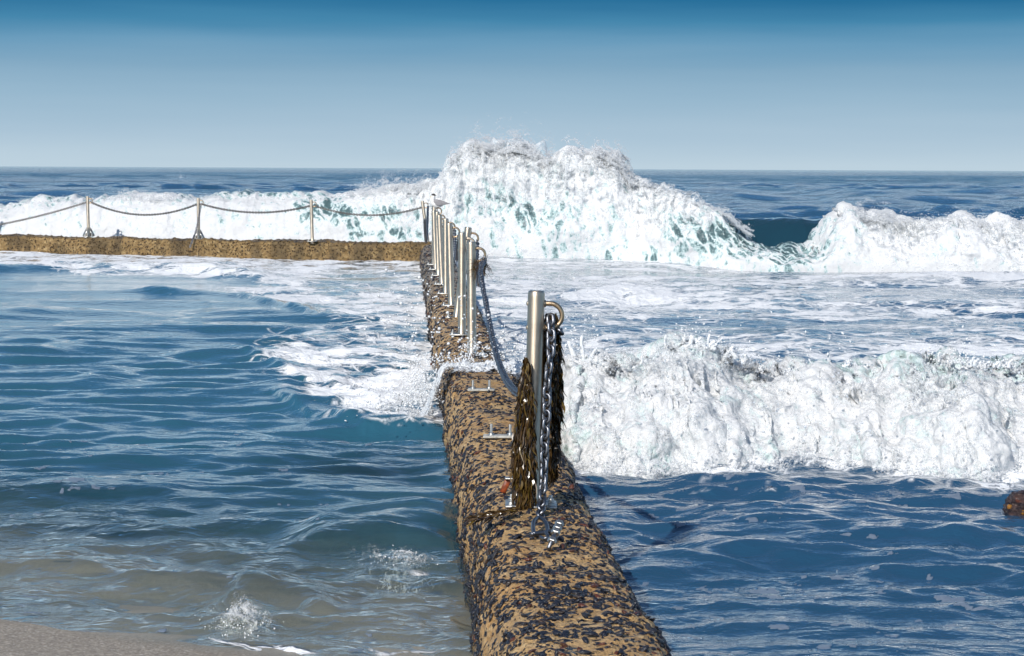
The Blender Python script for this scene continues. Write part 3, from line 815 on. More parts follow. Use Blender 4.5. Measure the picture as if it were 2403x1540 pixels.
def near_splash():
    mb = MB()
    # water fingers thrown up from the crest
    def finger(u, v0, v1, du, r0, depth=1.35, bulb=1.4):
        Yd = near_d(np.array([u]))[0] + depth
        n = 9; s = np.linspace(0, 1, n)
        pts = [at_y(u + du * q ** 1.4 + 3 * math.sin(q * 5 + u), v0 + (v1 - v0) * q, Yd - .02 * q) for q in s]
        r = r0 * (1 - .72 * s); r[-2:] = r0 * np.array([.36 * bulb, .30 * bulb])
        V, F = tube(pts, r, 8); mb.add(V, F)
    for a in ((1566, 850, 786, -4, .022), (1600, 850, 790, 4, .040), (1612, 850, 786, 10, .036), (1632, 845, 796, 4, .03), (1660, 850, 784, 6, .020), (1668, 830, 792, 26, .010),
              (1345, 850, 800, -8, .03), (1364, 850, 788, 4, .024), (1385, 860, 815, 12, .02), (1700, 850, 812, 18, .02),
              (1480, 870, 838, -4, .014), (1500, 870, 835, 6, .016), (1530, 865, 838, 2, .012), (2110, 870, 836, -6, .02), (2125, 870, 832, 6, .018), (1880, 880, 858, 5, .014), (2200, 850, 826, 8, .014)):
        finger(*a)
    for q in range(150):
        u = rng.uniform(1330, 2410); top = np.interp(u, NU, NV)
        finger(u, top + 14, top + 3 - rng.exponential(4), rng.normal(0, 8), .010 + .02 * rng.random() ** 2, 1.3 + rng.random() * .2)
    o = mb.build('water_jets', M_SPRAY); tag(o, kind='stuff')
    # drops over the crest, and drops flying in front of the face
    n = 4200
    u = rng.uniform(1310, 2420, n); hh = rng.exponential(.055, n)
    k = rng.random(n) < (.25 + .75 * gauss(u, 0, 1370, 0, 60, 1) + .6 * gauss(u, 0, 1620, 0, 80, 1) + .4 * gauss(u, 0, 2230, 0, 80, 1))
    u, hh = u[k], hh[k] * (1 + 1.6 * gauss(u[k], 0, 1370, 0, 60, 1)); m = len(u)
    d = near_d(u) + 1.4 + rng.normal(0, .12, m)
    P1 = np.stack([(u - 1201.5) / FOC * d, d, near_z(u) - .03 + hh], -1); r1 = .002 + .007 * rng.random(m) ** 3
    n = 500
    u = rng.uniform(1310, 2420, n); t = rng.uniform(.05, .95, n)
    d = near_d(u) - rng.uniform(.1, .35, n) + 1.0 * t
    P2 = np.stack([(u - 1201.5) / FOC * d, d, near_z(u) * np.sin(np.pi / 2 * t) * 1.0 + .02], -1); r2 = .0015 + .009 * rng.random(n) ** 4
    droplets('crest_drops', P1, r1, M_SPRAY, 1 + rng.random(len(r1)), 1)
    droplets('clear_drops', P2, r2, M_CLEAR, 1 + rng.random(len(r2)), 1)
    # foam lumps and broken lip at the foot of the wave
    n = 5200
    u = rng.uniform(1320, 2420, n); d = near_d(u) + rng.normal(.02, .05, n)
    P3 = np.stack([(u - 1201.5) / FOC * d, d, .01 + rng.exponential(.03, n)], -1)
    droplets('foot_spray', P3, .002 + .009 * rng.random(n) ** 4, M_MIST, 1 + rng.random(n), 1)
near_splash()

# --- spill over the wall and the splash it makes in the pool
def spill():
    def pts(n, cu, cv, su, sv, hz, y0, sy):
        u = rng.normal(cu, su, n); v = rng.normal(cv, sv, n)
        Y = y0 + rng.normal(0, sy, n)
        return np.array([at_y(a, b, c) for a, b, c in zip(u, v, Y)])
    A = np.concatenate([pts(1500, 990, 920, 22, 40, 0, 18.2, .4), pts(1100, 945, 930, 60, 24, 0, 18.0, .7),
                        pts(500, 1060, 845, 55, 9, 0, 18.0, .3), pts(700, 1190, 835, 35, 25, 0, 17.5, .5), pts(260, 1105, 815, 12, 12, 0, 18.9, .08)])
    A = A[A[:, 2] > -.02]
    droplets('wall_splash', A, .0015 + .0075 * rng.random(len(A)) ** 4, M_SPRAY, 1 + rng.random(len(A)) * 1.5, 1)
    B = np.concatenate([pts(150, 960, 745, 50, 50, 0, 17.0, 1.0), pts(60, 1090, 770, 50, 40, 0, 17.2, .6)])
    droplets('flying_drops', B, .004 + .009 * rng.random(len(B)) ** 2, M_SPRAY, 1 + rng.random(len(B)) * .3, 1)
    # sheet of white water washing over the crest of the wall
    nu, nt = 170, 60
    s = np.linspace(-.5, .62, nu); q = np.linspace(0, 1, nt)
    S, Q = np.meshgrid(s, q)
    Yc = 17.35 + 1.1 * Q + .18 * fbm(S * 5, Q * 0, 3, 3)
    Xc = wall_c(Yc) + S
    a = np.clip(np.abs(S) / .33, 0, 3)
    zt = wall_top(Yc) + .012 - .38 * sst(.86, 1.5, a)
    n = fbm(Xc * 9, Yc * 6, 2, 4, .6, 1)
    env = np.sin(np.pi * Q) * sst(1.5, .9, a * .9)
    Z = zt + env * (.015 + .045 * n + .06 * sst(.1, .5, S)) - .03 * (1 - np.sin(np.pi * Q) ** .5)
    f = .30 + .75 * np.sin(np.pi * Q) + .3 * sst(-.2, .4, S)
    o = mesh_np('wall_overwash', np.stack([Xc, Yc, Z], -1).reshape(-1, 3), grid_faces(nt, nu), M_OVER, attrs={'foam': f, 'arc': Yc})
    tag(o, kind='stuff')
    # splash at the shore break
    C = np.array([ground(a, b, abs(c)) for a, b, c in zip(rng.normal(550, 44, 260), rng.normal(1466, 18, 260), rng.exponential(.016, 260))])
    D = np.array([ground(a, b, abs(c)) for a, b, c in zip(rng.normal(935, 45, 220), rng.normal(1310, 12, 220), rng.exponential(.018, 220))])
    E = np.concatenate([C, D])
    droplets('shore_splash', E, .0008 + .0035 * rng.random(len(E)) ** 3, M_SPRAY, 1 + rng.random(len(E)), 1)

def low_veil(us, base_v, zfun, wf, wb, dens, seed, off, sc=1.0):
    roller('splash_veil', M_SHOREVEIL, us, 90, 40, lambda u: 10480 / (base_v(u) - (391 + 10.5 * u / 2403)), zfun, wf, wb,
           [(.16 * sc, .035 * sc, 0, 2), (.06 * sc, .018 * sc, 0, 2), (.022 * sc, .006 * sc, 0, 2)], lambda U, t, P: dens(U) - .5 * sst(.8, 1, t) - .25 * sst(.5, .6, t) + .25 * fbm(U / 14., t * 6, seed, 2), .8, None, seed, off, 'stuff')
bump1 = lambda u, a, b: np.sin(np.pi * np.clip((u - a) / (b - a), 0, 1)) ** .7
M_SHOREVEIL = veil_mat('shore_spray_veil', 16.0)
for k in (0, 1):
    low_veil(np.linspace(482, 626, 190), lambda u: 1496 - 14 * (u - 480) / 140, lambda u: (.055 + .055 * gauss(u, 0, 556, 0, 28, 1) + .03 * pn(u / 9., u * 0, 3.3 + k)) * bump1(u, 480, 628) + .004,
             .16, .18, lambda U: .12 + .40 * bump1(U, 480, 628), 21.3 + 5 * k, .008 + .018 * k)
    low_veil(np.linspace(770, 1052, 300), lambda u: np.interp(u, [770, 900, 1000, 1052], [1306, 1332, 1338, 1350]), lambda u: (.06 + .03 * pn(u / 13., u * 0, 6.3 + k)) * bump1(u, 765, 1060) + .004,
             .16, .22, lambda U: .06 + .40 * gauss(U, 0, 940, 0, 75, 1), 31.3 + 5 * k, .004 + .012 * k)
    low_veil(np.linspace(700, 1016, 320), lambda u: np.interp(u, [700, 850, 960, 1016], [976, 1000, 1006, 1000]), lambda u: (.05 + .30 * sst(880, 1005, u) ** 1.5 + .10 * pn(u / 16., u * 0, 8.3 + k) * sst(760, 980, u)) * sst(690, 780, u) + .01,
             .8, .9, lambda U: .10 + .22 * sst(760, 960, U), 41.3 + 5 * k, .01 + .03 * k, 2.0)

def over_mat():
    t = NT('overwash'); P = t.coord()
    n = t.math('ADD', t.math('MULTIPLY', t.noise(P, 9, 6, .65, .6), .6), t.math('MULTIPLY', t.noise(P, 34, 4, .6), .4))
    f = t.mr(t.math('ADD', t.attr('foam'), t.math('MULTIPLY', t.math('SUBTRACT', n, .5), 3.4)), .55, .95)
    p = t.princ(Base_Color=(.86, .88, .89), Roughness=.4, Normal=t.bump(n, .05, .7))
    return t.done(t.shmix(f, t.n('BsdfTransparent'), p))
M_OVER = over_mat()
spill()

# ------------------------------------------------------------------ sea walls
def wall_section(a, hw, top, z0=-.25, n=4.5):
    c, s = np.cos(a), np.sin(a)
    return hw * np.sign(c) * np.abs(c) ** (2 / n), z0 + (top - z0) * np.abs(s) ** (2 / n)

def wall_point(Y, a):
    x, z = wall_section(a, wall_hw(Y), wall_top(Y))
    return wall_c(Y) + x, z

def long_wall():
    ys = np.concatenate([np.linspace(4.5, 20, 620), np.linspace(20.05, 49.0, 380)])
    a = np.concatenate([[np.pi], np.linspace(np.pi - .0001, .0001, 110), [0]])
    A, Y = np.meshgrid(a, ys)
    X, Z = wall_point(Y, A)
    Z[:, 0] = Z[:, -1] = -1.3
    P = np.stack([X, Y, Z], -1)
    du = np.gradient(P, axis=1); dv = np.gradient(P, axis=0); N = np.cross(dv, du); N /= np.linalg.norm(N, axis=-1, keepdims=True) + 1e-9
    if N[:, 55, 2].mean() < 0: N = -N
    d = .030 * fbm(X * 2.2, Y * 1.6, Z * 2.2, 3) + .014 * fbm(X * 14, Y * 11, Z * 14, 3, .55, 1)
    d = d - .008 * np.exp(-((Y - 17.9) / .5) ** 2)
    P = P + N * d[..., None]
    wet = np.clip(sst(.12, .0, Z) + .85 * sst(24, 34, Y) + .5 * np.exp(-((Y - 18.2) / 1.0) ** 2) , 0, 1)
    root = mesh_np('sea_wall', P.reshape(-1, 3), grid_faces(*X.shape), M_WALL, attrs={'wet': wet})
    tag(root, 'long low pool wall crusted with black mussels, running away from the camera', 'sea wall', 'pool walls')
    # mussels: one crust part
    nth, nph = 8, 4
    T = []
    for i in range(nph + 1):
        for j in range(nth):
            q = i / nph; ph = j / nth * 2 * np.pi
            w = np.sin(np.pi * q ** .75) ** .8
            T.append([(q - .5), .27 * w * np.cos(ph), .17 * w * np.sin(ph)])
    T = np.array(T); F = grid_faces(nph + 1, nth, True)
    parts = []
    for y0, y1, n, l0, l1 in ((6.6, 11.5, 13500, .014, .056), (11.5, 20, 13500, .016, .052), (6.6, 13, 15000, .008, .024), (20, 32, 5200, .03, .07), (32, 47.5, 3800, .035, .08)):
        parts.append((rng.uniform(y0, y1, n), l0 + (l1 - l0) * rng.random(n) ** 2.1))
    yy = np.concatenate([p[0] for p in parts]); ll = np.concatenate([p[1] for p in parts])
    # angle parameter: uniform along the section's length
    aa = np.linspace(.002, np.pi - .002, 2000); sx, sz = wall_section(aa, .32, .41)
    al = np.concatenate([[0], np.cumsum(np.hypot(np.diff(sx), np.diff(sz)))])
    ok = sz > -.08; lo, hi = al[ok][0], al[ok][-1]
    an = np.interp(rng.uniform(lo, hi, len(yy)), al, aa)
    px, pz = wall_point(yy, an)
    clump = fbm(px * 3.0, yy * 2.2, pz * 3.0, 3) + .35 * pn(px * 9, yy * 9, pz * 9)
    keep = .8 * clump + rng.normal(0, .26, len(yy)) > -.07
    bare = np.exp(-((px - (wall_c(yy) - .12)) / .13) ** 2 - ((yy - 10.35) / .35) ** 2) + .8 * np.exp(-((px - (wall_c(yy) - .17)) / .07) ** 2 - ((yy - 11.1) / .35) ** 2)
    keep &= rng.random(len(yy)) > bare * 1.1
    yy, an, ll, px, pz = yy[keep], an[keep], ll[keep], px[keep], pz[keep]
    e = 1e-3
    x2, z2 = wall_point(yy, an + e)
    tx, tz = (x2 - px), (z2 - pz); tl = np.hypot(tx, tz); tx, tz = tx / tl, tz / tl
    Nn = np.stack([tz, 0 * tx, -tx], -1); Nn[Nn[:, 2] < 0] *= -1
    side = np.abs(Nn[:, 2]) < .2
    Nn[side, 0] = np.sign(px[side] - wall_c(yy[side])) * np.abs(Nn[side, 0])
    d = .030 * fbm(px * 2.2, yy * 1.6, pz * 2.2, 3) + .014 * fbm(px * 14, yy * 11, pz * 14, 3, .55, 1) - .008 * np.exp(-((yy - 17.9) / .5) ** 2)
    C = np.stack([px, yy, pz], -1) + Nn * (d + .001)[:, None]
    n = len(yy)
    Rn = rng.normal(size=(n, 3)); Rn[:, 0] *= 1.7
    Tn = Rn - (Rn * Nn).sum(1, keepdims=True) * Nn + .45 * rng.normal(size=(n, 1)) * Nn
    Tn /= np.linalg.norm(Tn, axis=1)[:, None]
    Bn = np.cross(Nn, Tn); Bn /= np.linalg.norm(Bn, axis=1)[:, None]
    N2 = np.cross(Tn, Bn)
    V = C[:, None] + ll[:, None, None] * (T[None, :, 0:1] * Tn[:, None] + T[None, :, 1:2] * Bn[:, None] + T[None, :, 2:3] * N2[:, None])
    FF = F[None] + (np.arange(n) * len(T))[:, None, None]
    m = mesh_np('mussel_crust', V.reshape(-1, 3), FF.reshape(-1, 4), M_MUSSEL, parent=root)
    tag(m, kind='stuff')
    return root
long_wall()

def cross_wall():
    xs = np.linspace(-34, -1.75, 900)
    prof = [(-.02, -1.2), (-.02, -.15)] + [(-.03, z) for z in np.linspace(-.1, .30, 22)] + [(-.01, .345), (.03, .375)] + [(y, .388) for y in np.linspace(.06, .58, 8)] + [(.62, .36), (.64, -1.2)]
    prof = np.array(prof)
    X = np.repeat(xs[None], len(prof), 0); Y = cross_y(X) + prof[:, 0:1]; Z = prof[:, 1:2] + 0 * X
    P = np.stack([X, Y, Z], -1)
    du = np.gradient(P, axis=1); dv = np.gradient(P, axis=0); N = np.cross(du, dv); N /= np.linalg.norm(N, axis=-1, keepdims=True) + 1e-9
    if N[10, :, 1].mean() > 0: N = -N
    d = .05 * fbm(X * 1.1, Y * 1.1, Z * 1.5, 3) + .035 * fbm(X * 8, Y * 8, Z * 8, 3, .6, 1)
    P = P + N * (d * sst(-.3, .0, Z))[..., None]
    P[..., 2] += .03 * fbm(X * .6, 0 * X, 0 * X, 3) * sst(.1, .3, Z)
    wet = .55 * sst(.33, .42, Z) * sst(.15, .35, P[..., 2])
    o = mesh_np('sea_wall', P.reshape(-1, 3), grid_faces(*X.shape), M_CROSS, attrs={'wet': wet})
    tag(o, 'golden brown encrusted cross wall closing the far side of the pool', 'sea wall', 'pool walls')
cross_wall()

# ------------------------------------------------------------------ posts
POST_H, POST_R = 1.03, .0405
def pole_mesh():
    mb = MB()
    prof = [(.0008, POST_H - .002), (POST_R * .55, POST_H - .001), (POST_R * .80, POST_H - .001), (POST_R * .93, POST_H - .004), (POST_R, POST_H - .013)]
    prof += [(POST_R, z) for z in np.linspace(POST_H - .03, .012, 10)] + [(POST_R * 1.12, .006), (POST_R * 1.16, -.05), (.001, -.05)]
    V, F = lathe(prof, 36); mb.add(V, F[:, ::-1])
    return mb
def ring_mb():
    mb = MB(); c = (POST_R + .028, POST_H - .118)
    pts = [(POST_R - .01, 0, POST_H - .062), (POST_R + .012, 0, POST_H - .060)]
    for a in np.linspace(90, -90, 16): pts.append((c[0] + .056 * math.cos(R(a)), 0, c[1] + .058 * math.sin(R(a))))
    pts += [(POST_R + .010, 0, POST_H - .176), (POST_R - .01, 0, POST_H - .174)]
    V, F = tube(pts, .0115, 12); mb.add(V, F)
    V, F = lathe([(.019, -.004), (.017, .004), (.012, .008)], 14)
    for z in (POST_H - .061, POST_H - .175): mb.add(np.stack([V[:, 2] + POST_R, V[:, 1], V[:, 0] + z], -1), F)
    return mb
def lug_mb(z):
    mb = MB(); V, F = lathe([(.001, .010), (.008, .008), (.012, .003), (.013, -.006)], 14)
    mb.add(np.stack([-(V[:, 2] + POST_R - .003), V[:, 1], V[:, 0] + z], -1), F); return mb
def plate_mb():
    mb = MB(); addbox(mb, (0, 0, .008), (.245, .20, .016), .004); return mb
def bolt_mb(x, y, h=.032):
    mb = MB()
    V, F = lathe([(.0005, h), (.0075, h), (.008, h - .002), (.008, .0)], 10); mb.add(V + [x, y, .012], F[:, ::-1])
    V, F = lathe([(.0005, .014), (.014, .014), (.0155, .012), (.0155, .0)], 6); mb.add(V + [x, y, .015], F[:, ::-1])
    V, F = lathe([(.0005, .003), (.021, .003), (.021, .0)], 14); mb.add(V + [x, y, .0155], F[:, ::-1])
    return mb
def fin_mb(ang):
    mb = MB(); t = .004
    pr = [(POST_R - .004, .0), (.155, .0), (.155, .02), (POST_R + .012, .22), (POST_R - .004, .22)]
    c, s = math.cos(ang), math.sin(ang); V = []
    for y in (-t, t): V += [(x * c - y * s, x * s + y * c, z + .015) for x, z in pr]
    mb.add(V, [[0, 1, 6, 5], [1, 2, 7, 6], [2, 3, 8, 7], [3, 4, 9, 8], [4, 0, 5, 9], [0, 3, 2, 1], [5, 6, 7, 8]]); mb.add(np.array(V)[[0, 3, 4, 5, 8, 9]], [[0, 2, 1], [3, 4, 5]])
    return mb

def make_post(fins=False, mat=None):
    mat = mat or M_STEEL
    root = empty('steel_post', (0, 0, 0), 'x', 'post', 'steel chain posts on the pool walls')
    pole_mesh().build('pole', mat, root)
    ring_mb().build('ring', M_RING if mat == M_STEEL else mat, root)
    for z in (POST_H - .062, POST_H - .175): lug_mb(z).build('rivet', mat, root)
    plate_mb().build('base_plate', M_PALE, root)
    for sx in (-1, 1):
        for sy in (-1, 1): bolt_mb(sx * .095, sy * .072).build('bolt', M_PALE, root)
    if fins:
        for k in range(4): fin_mb(R(0 + 90 * k)).build('gusset', M_PALE, root)
    return root
def copy_tree(o, parent=None):
    c = o.copy(); COL.objects.link(c)
    if parent: c.parent = parent
    for ch in list(o.children): copy_tree(ch, c)
    return c
def place_post(root, base_uv, top_uv, zb, label):
    b = ground(*base_uv, zb); t = at_y(*top_uv, b[1])
    ax = Vector(t - b); h = ax.length
    root.location = b
    root.rotation_euler = Vector((0, 0, 1)).rotation_difference(ax.normalized()).to_euler()
    s = h / POST_H; root.scale = (s, s, s)
    root['label'] = label
    bpy.context.view_layer.update()
    return root
def ring_pt(root, dz=0.0):
    return np.array(root.matrix_world @ Vector((POST_R + .076, 0, POST_H - .140 + dz)))

S = .58667
near_post = make_post()
place_post(near_post, (1246, 1188), (1259, 682), .415, 'large steel post in front draped in dark brown seaweed')
POSTS = [near_post]
src = [((1888, 1424), (1885, 967), 'steel post standing in white splash, weed caught on its ring', 0),
       ((1848, 1341), (1848.6, 930), 'steel post stained yellow with rust halfway up, close behind splashed post', 1),
       ((1826, 1276), (1873.6, 909), 'steel post leaning clearly to the right behind the others', 0),
       ((1806, 1223), (1797, 892), 'broad steel post with chain clump on its ring, left of rust stained post', 0),
       ((1784, 1176), (1782.7, 874), 'steel post half hidden behind the one with the chain clump', 0),
       ((1769, 1138), (1757, 860), 'steel post directly in front of the post the tern stands on', 0),
       ((1754.5, 1103), (1748.6, 847), 'steel post with a tern standing on its top', 0),
       ((1743.6, 1079), (1735, 842), 'steel post just left of the post carrying the tern', 0),
       ((1736, 1060), (1737, 818), 'steel post whose top shows behind the belly of the tern', 0)]
stain_post = None
for (b, tp, lab, st) in src:
    p = make_post(mat=M_STAIN) if st else copy_tree(near_post)
    place_post(p, (b[0] * S, b[1] * S), (tp[0] * S, tp[1] * S), .38, lab); POSTS.append(p)
corner = copy_tree(near_post); place_post(corner, (1004, 572), (990, 472), .385, 'thin steel post tilting left at the corner of the two walls'); POSTS.append(corner)
fin_post = make_post(True)
place_post(fin_post, (204, 556), (201, 461), .385, 'flanged steel post on the far wall, leftmost in view')
f2 = copy_tree(fin_post); place_post(f2, (463, 562), (462, 465), .385, 'flanged steel post on the far wall with a loose chain hanging down')
f3 = copy_tree(near_post); place_post(f3, (731, 568), (728, 469), .385, 'plain steel post on the far wall between flanged post and corner')
f0 = copy_tree(fin_post); place_post(f0, (-60, 551), (-64, 457), .385, 'flanged steel post on the far wall beyond the left picture edge')
FARP = [f0, fin_post, f2, f3]
# sit the far posts on the middle of the wall
for p in FARP + [corner]:
    p.location.y += .22
bpy.context.view_layer.update()

# ------------------------------------------------------------------ chains
def link_mesh(name, mat, L_=.071, W_=.052, r=.0082, na=10, ns=8):
    hs = (L_ - W_) / 2; Rr = W_ / 2 - r
    p = []
    for k in range(na + 1):
        a = -math.pi / 2 + math.pi * k / na; p.append((hs + Rr * math.cos(a), Rr * math.sin(a), 0))
    for k in range(na + 1):
        a = math.pi / 2 + math.pi * k / na; p.append((-hs + Rr * math.cos(a), Rr * math.sin(a), 0))
    p = np.array(p); n = len(p)
    T = np.roll(p, -1, 0) - np.roll(p, 1, 0); T /= np.linalg.norm(T, axis=1)[:, None]
    N = np.stack([T[:, 1], -T[:, 0], 0 * T[:, 0]], -1); B = np.array([0, 0, 1.0])
    a = np.arange(ns) / ns * 2 * np.pi
    V = p[:, None] + r * (np.cos(a)[None, :, None] * N[:, None] + np.sin(a)[None, :, None] * B)
    F = []
    for i in range(n):
        for j in range(ns): F.append((i * ns + j, i * ns + (j + 1) % ns, ((i + 1) % n) * ns + (j + 1) % ns, ((i + 1) % n) * ns + j))
    return V.reshape(-1, 3), np.array(F)
PITCH_L = .0385
def link_frames(path, pitch=PITCH_L, roll0=0.0, wob=.15):
    path = np.asarray(path, float)
    s = np.concatenate([[0], np.cumsum(np.linalg.norm(np.diff(path, axis=0), axis=1))])
    n = max(2, int(round(s[-1] / pitch)))
    ss = (np.arange(n) + .5) * s[-1] / n
    P = np.stack([np.interp(ss, s, path[:, k]) for k in range(3)], -1)
    Q = np.stack([np.interp(np.clip(ss + .02, 0, s[-1]), s, path[:, k]) for k in range(3)], -1) - np.stack([np.interp(np.clip(ss - .02, 0, s[-1]), s, path[:, k]) for k in range(3)], -1)
    fr = []
    for i in range(n):
        t = Vector(Q[i]).normalized()
        ref = Vector((0, 0, 1)) if abs(t.z) < .85 else Vector((1, 0, 0))
        b = t.cross(ref).normalized(); c = b.cross(t)
        m = Matrix((t, c, b)).transposed() @ Matrix.Rotation(roll0 + (i % 2) * math.pi / 2 + rng.normal(0, wob), 3, 'X')
        fr.append(Matrix.Translation(Vector(P[i])) @ m.to_4x4())
    return fr
LV, LF = link_mesh('link', M_CHAIN)
def chain_links(path, label, mat, cat='chain', group=None, roll0=0.0):
    """a chain whose links show: an Empty with every link a child sharing one mesh"""
    fr = link_frames(path, roll0=roll0)
    root = empty('chain', path[0], label, cat, group)
    proto = mesh_np('link', LV, LF, mat, link=False)
    bpy.context.view_layer.update()
    fr.sort(key=lambda m: m.translation.y)
    rest = fr[100:]
    if rest:                                    # the far links of a long chain, as one run
        vs, fs = [], []
        for i, m in enumerate(rest):
            A = np.array(m); vs.append(LV @ A[:3, :3].T + A[:3, 3] - np.asarray(path[0])); fs.append(LF + i * len(LV))
        tag(mesh_np('link_run', np.concatenate(vs), np.concatenate(fs), mat, parent=root), kind='stuff')
    for i, m in enumerate(fr[:100]):
        o = proto if i == 0 else proto.copy()
        COL.objects.link(o); o.parent = root
        o.matrix_local = Matrix.Translation(-Vector(path[0])) @ m
    return root
def chain_mesh(path, label, mat, group=None, na=6, ns=6):
    V0, F0 = link_mesh('link', mat, na=na, ns=ns)
    mb_v, mb_f = [], []
    for i, m in enumerate(link_frames(path, roll0=0, wob=.1)):
        A = np.array(m); mb_v.append(V0 @ A[:3, :3].T + A[:3, 3] - np.asarray(path[0])); mb_f.append(F0 + i * len(V0))
    o = mesh_np('chain', np.concatenate(mb_v), np.concatenate(mb_f), mat); o.location = path[0]
    return tag(o, label, 'chain', group)
def cat_path(a, b, sag, n=60):
    s = np.linspace(0, 1, n)[:, None]
    p = np.asarray(a)[None] * (1 - s) + np.asarray(b)[None] * s
    p[:, 2] -= (sag * 4 * s * (1 - s))[:, 0]
    return p

# far wall spans
G = 'chains slung between the posts'
fr_pts = [np.array(p.matrix_world @ Vector((POST_R + .03, 0, POST_H - .15))) for p in FARP]
fl_pts = [np.array(p.matrix_world @ Vector((-POST_R * .5, .05, POST_H - .15))) for p in FARP + [corner]]
a0 = fr_pts[0].copy()
lowp = at_y(-40, 534, fl_pts[1][1])
chain_mesh(cat_path(lowp, fl_pts[1], .05), 'dark chain climbing from left picture edge to flanged far post', M_DARKCHAIN, G)
chain_mesh(cat_path(fr_pts[1], fl_pts[2], .27), 'dark chain sagging between the two flanged posts on the far wall', M_DARKCHAIN, G)
chain_mesh(cat_path(fr_pts[2], fl_pts[3], .17), 'dark chain from loose chain post to plain far post', M_DARKCHAIN, G)
chain_mesh(cat_path(fr_pts[3], fl_pts[4], .19), 'dark chain from plain far post to the tilted corner post', M_DARKCHAIN, G)
hy = FARP[2].location.y
hp = [np.array(at_y(*q)) for q in ((472, 478, hy - .06), (468, 500, hy - .08), (464, 525, hy - .10), (458, 548, hy - .14), (453, 561, hy - .24), (449, 572, hy - .30), (446, 580, hy - .31))]
chain_mesh(np.array(hp), 'loose chain hanging down flanged post and over the wall face', M_CHAIN, G)
# long wall spans
def span(i, j, sag, lab, links=False):
    a, b = ring_pt(POSTS[i]), ring_pt(POSTS[j])
    if links: return chain_links(cat_path(a, b, sag, 120), lab, M_CHAIN, 'chain', G, .78)
    return chain_mesh(cat_path(a, b, sag), lab, M_CHAIN, G, 8, 6)
span(2, 1, .30, 'short chain between rust stained post and splashed post')
span(3, 2, .35, 'chain between right leaning post and rust stained post')
span(4, 3, .40, 'chain hanging at the ring of the broad pole')
span(5, 4, .35, 'chain between half hidden post and broad pole')
span(7, 6, .35, 'chain running from under the tern to the next nearer post')
chain_mesh(cat_path(ring_pt(corner), ring_pt(POSTS[9]) + np.array([-.25, -.6, -.1]), .55), 'chain drooping from the tilted corner post', M_CHAIN, G)

# long chain from the splashed post to the near post
A1 = ring_pt(POSTS[1], -.03); B1 = ring_pt(near_post, -.05)
ctrl = [(1128, 640), (1142, 720), (1157, 800), (1172, 855), (1192, 898), (1222, 926), (1262, 905), (1290, 800)]
ds = [A1[1] - .5, A1[1] - 1.5, A1[1] - 2.6, A1[1] - 3.6, A1[1] - 4.6, A1[1] - 5.8, B1[1] + 1.7, B1[1] + .4]
pp = np.array([A1] + [at_y(u, v, d) for (u, v), d in zip(ctrl, ds)] + [B1])
s = np.linspace(0, 1, len(pp)); q = np.linspace(0, 1, 160)
def crom(P, q):
    n = len(P) - 1; x = np.clip(q * n, 0, n - 1e-6); i = x.astype(int); t = (x - i)[:, None]
    g = lambda k: P[np.clip(i + k, 0, n)]
    return .5 * (2 * g(0) + (g(1) - g(-1)) * t + (2 * g(-1) - 5 * g(0) + 4 * g(1) - g(2)) * t ** 2 + (3 * g(0) - g(-1) - 3 * g(1) + g(2)) * t ** 3)
chain_links(crom(pp, q), 'long blue grey chain drooping from splashed post to near post', M_CHAIN, 'chain', G, .78)

# hanging chain of the near post with its shackle and bolt
ny = near_post.location.y
hpts = [(1291, 742), (1293, 780), (1292, 830), (1286, 880), (1283, 930), (1282, 980), (1278, 1030), (1277, 1080), (1275, 1130), (1271, 1180), (1268, 1213)]
hd = [ny - .02, ny - .05, ny - .07, ny - .08, ny - .09, ny - .10, ny - .11, ny - .12, ny - .15, ny - .22, ny - .34]
hp = crom(np.array([at_y(u, v, d) for (u, v), d in zip(hpts, hd)]), np.linspace(0, 1, 90))
hang = chain_links(hp, 'shiny steel chain hanging in front of the weed draped post', M_CHAIN, 'chain', None, .78)

def tri_tube(uvd, r, name, parent, seg=10, mat=None):
    P = crom(np.array([np.array(at_y(*q)) for q in uvd]), np.linspace(0, 1, 40)) - np.array(parent.location)
    mb = MB(); V, F = tube(P, r, seg); mb.add(V, F); return mb.build(name, mat or M_CHAIN, parent)
def onw(u, v, lift): return (u, v, ground(u, v, .425 + lift)[1])
sh = empty('shackle', at_y(*onw(1262, 1230, .03)), 'steel bow shackle and nutted bolt at the end of hanging chain', 'shackle')
tri_tube([onw(1254, 1254, .02), onw(1251, 1240, .035), onw(1253, 1224, .05), onw(1264, 1215, .055), onw(1276, 1221, .05), onw(1284, 1236, .035), onw(1284, 1252, .02)], .0095, 'bow', sh)
tri_tube([onw(1246, 1254, .02), onw(1262, 1252, .02), onw(1278, 1251, .02), onw(1292, 1250, .02)], .0105, 'pin', sh)
tri_tube([onw(1268, 1260, .012), onw(1277, 1264, .012), onw(1286, 1259, .02), onw(1281, 1249, .03), onw(1292, 1247, .03), onw(1307, 1254, .03), onw(1302, 1264, .02), onw(1287, 1264, .015)], .008, 'eye_loop', sh)
bp0, bp1 = np.array(at_y(*onw(1287, 1288, .01))), np.array(at_y(*onw(1314, 1226, .10)))
mb = MB(); V, F = tube([bp0, (bp0 + bp1) / 2, bp1], .0085, 10); mb.add(V - np.array(sh.location), F); mb.build('threaded_bolt', M_CHAIN, sh)
ax = Vector(bp1 - bp0).normalized(); rq = Vector((0, 0, 1)).rotation_difference(ax).to_matrix()
for f in (.30, .62, .78, .94):
    mb = MB(); V, F = lathe([(.0005, .011), (.0165, .011), (.019, .008), (.019, -.008), (.0165, -.011), (.0005, -.011)], 6)
    V = V @ np.array(rq).T + bp0 + (bp1 - bp0) * f - np.array(sh.location); mb.add(V, F[:, ::-1]); mb.build('nut', M_PALE, sh, smooth=False)

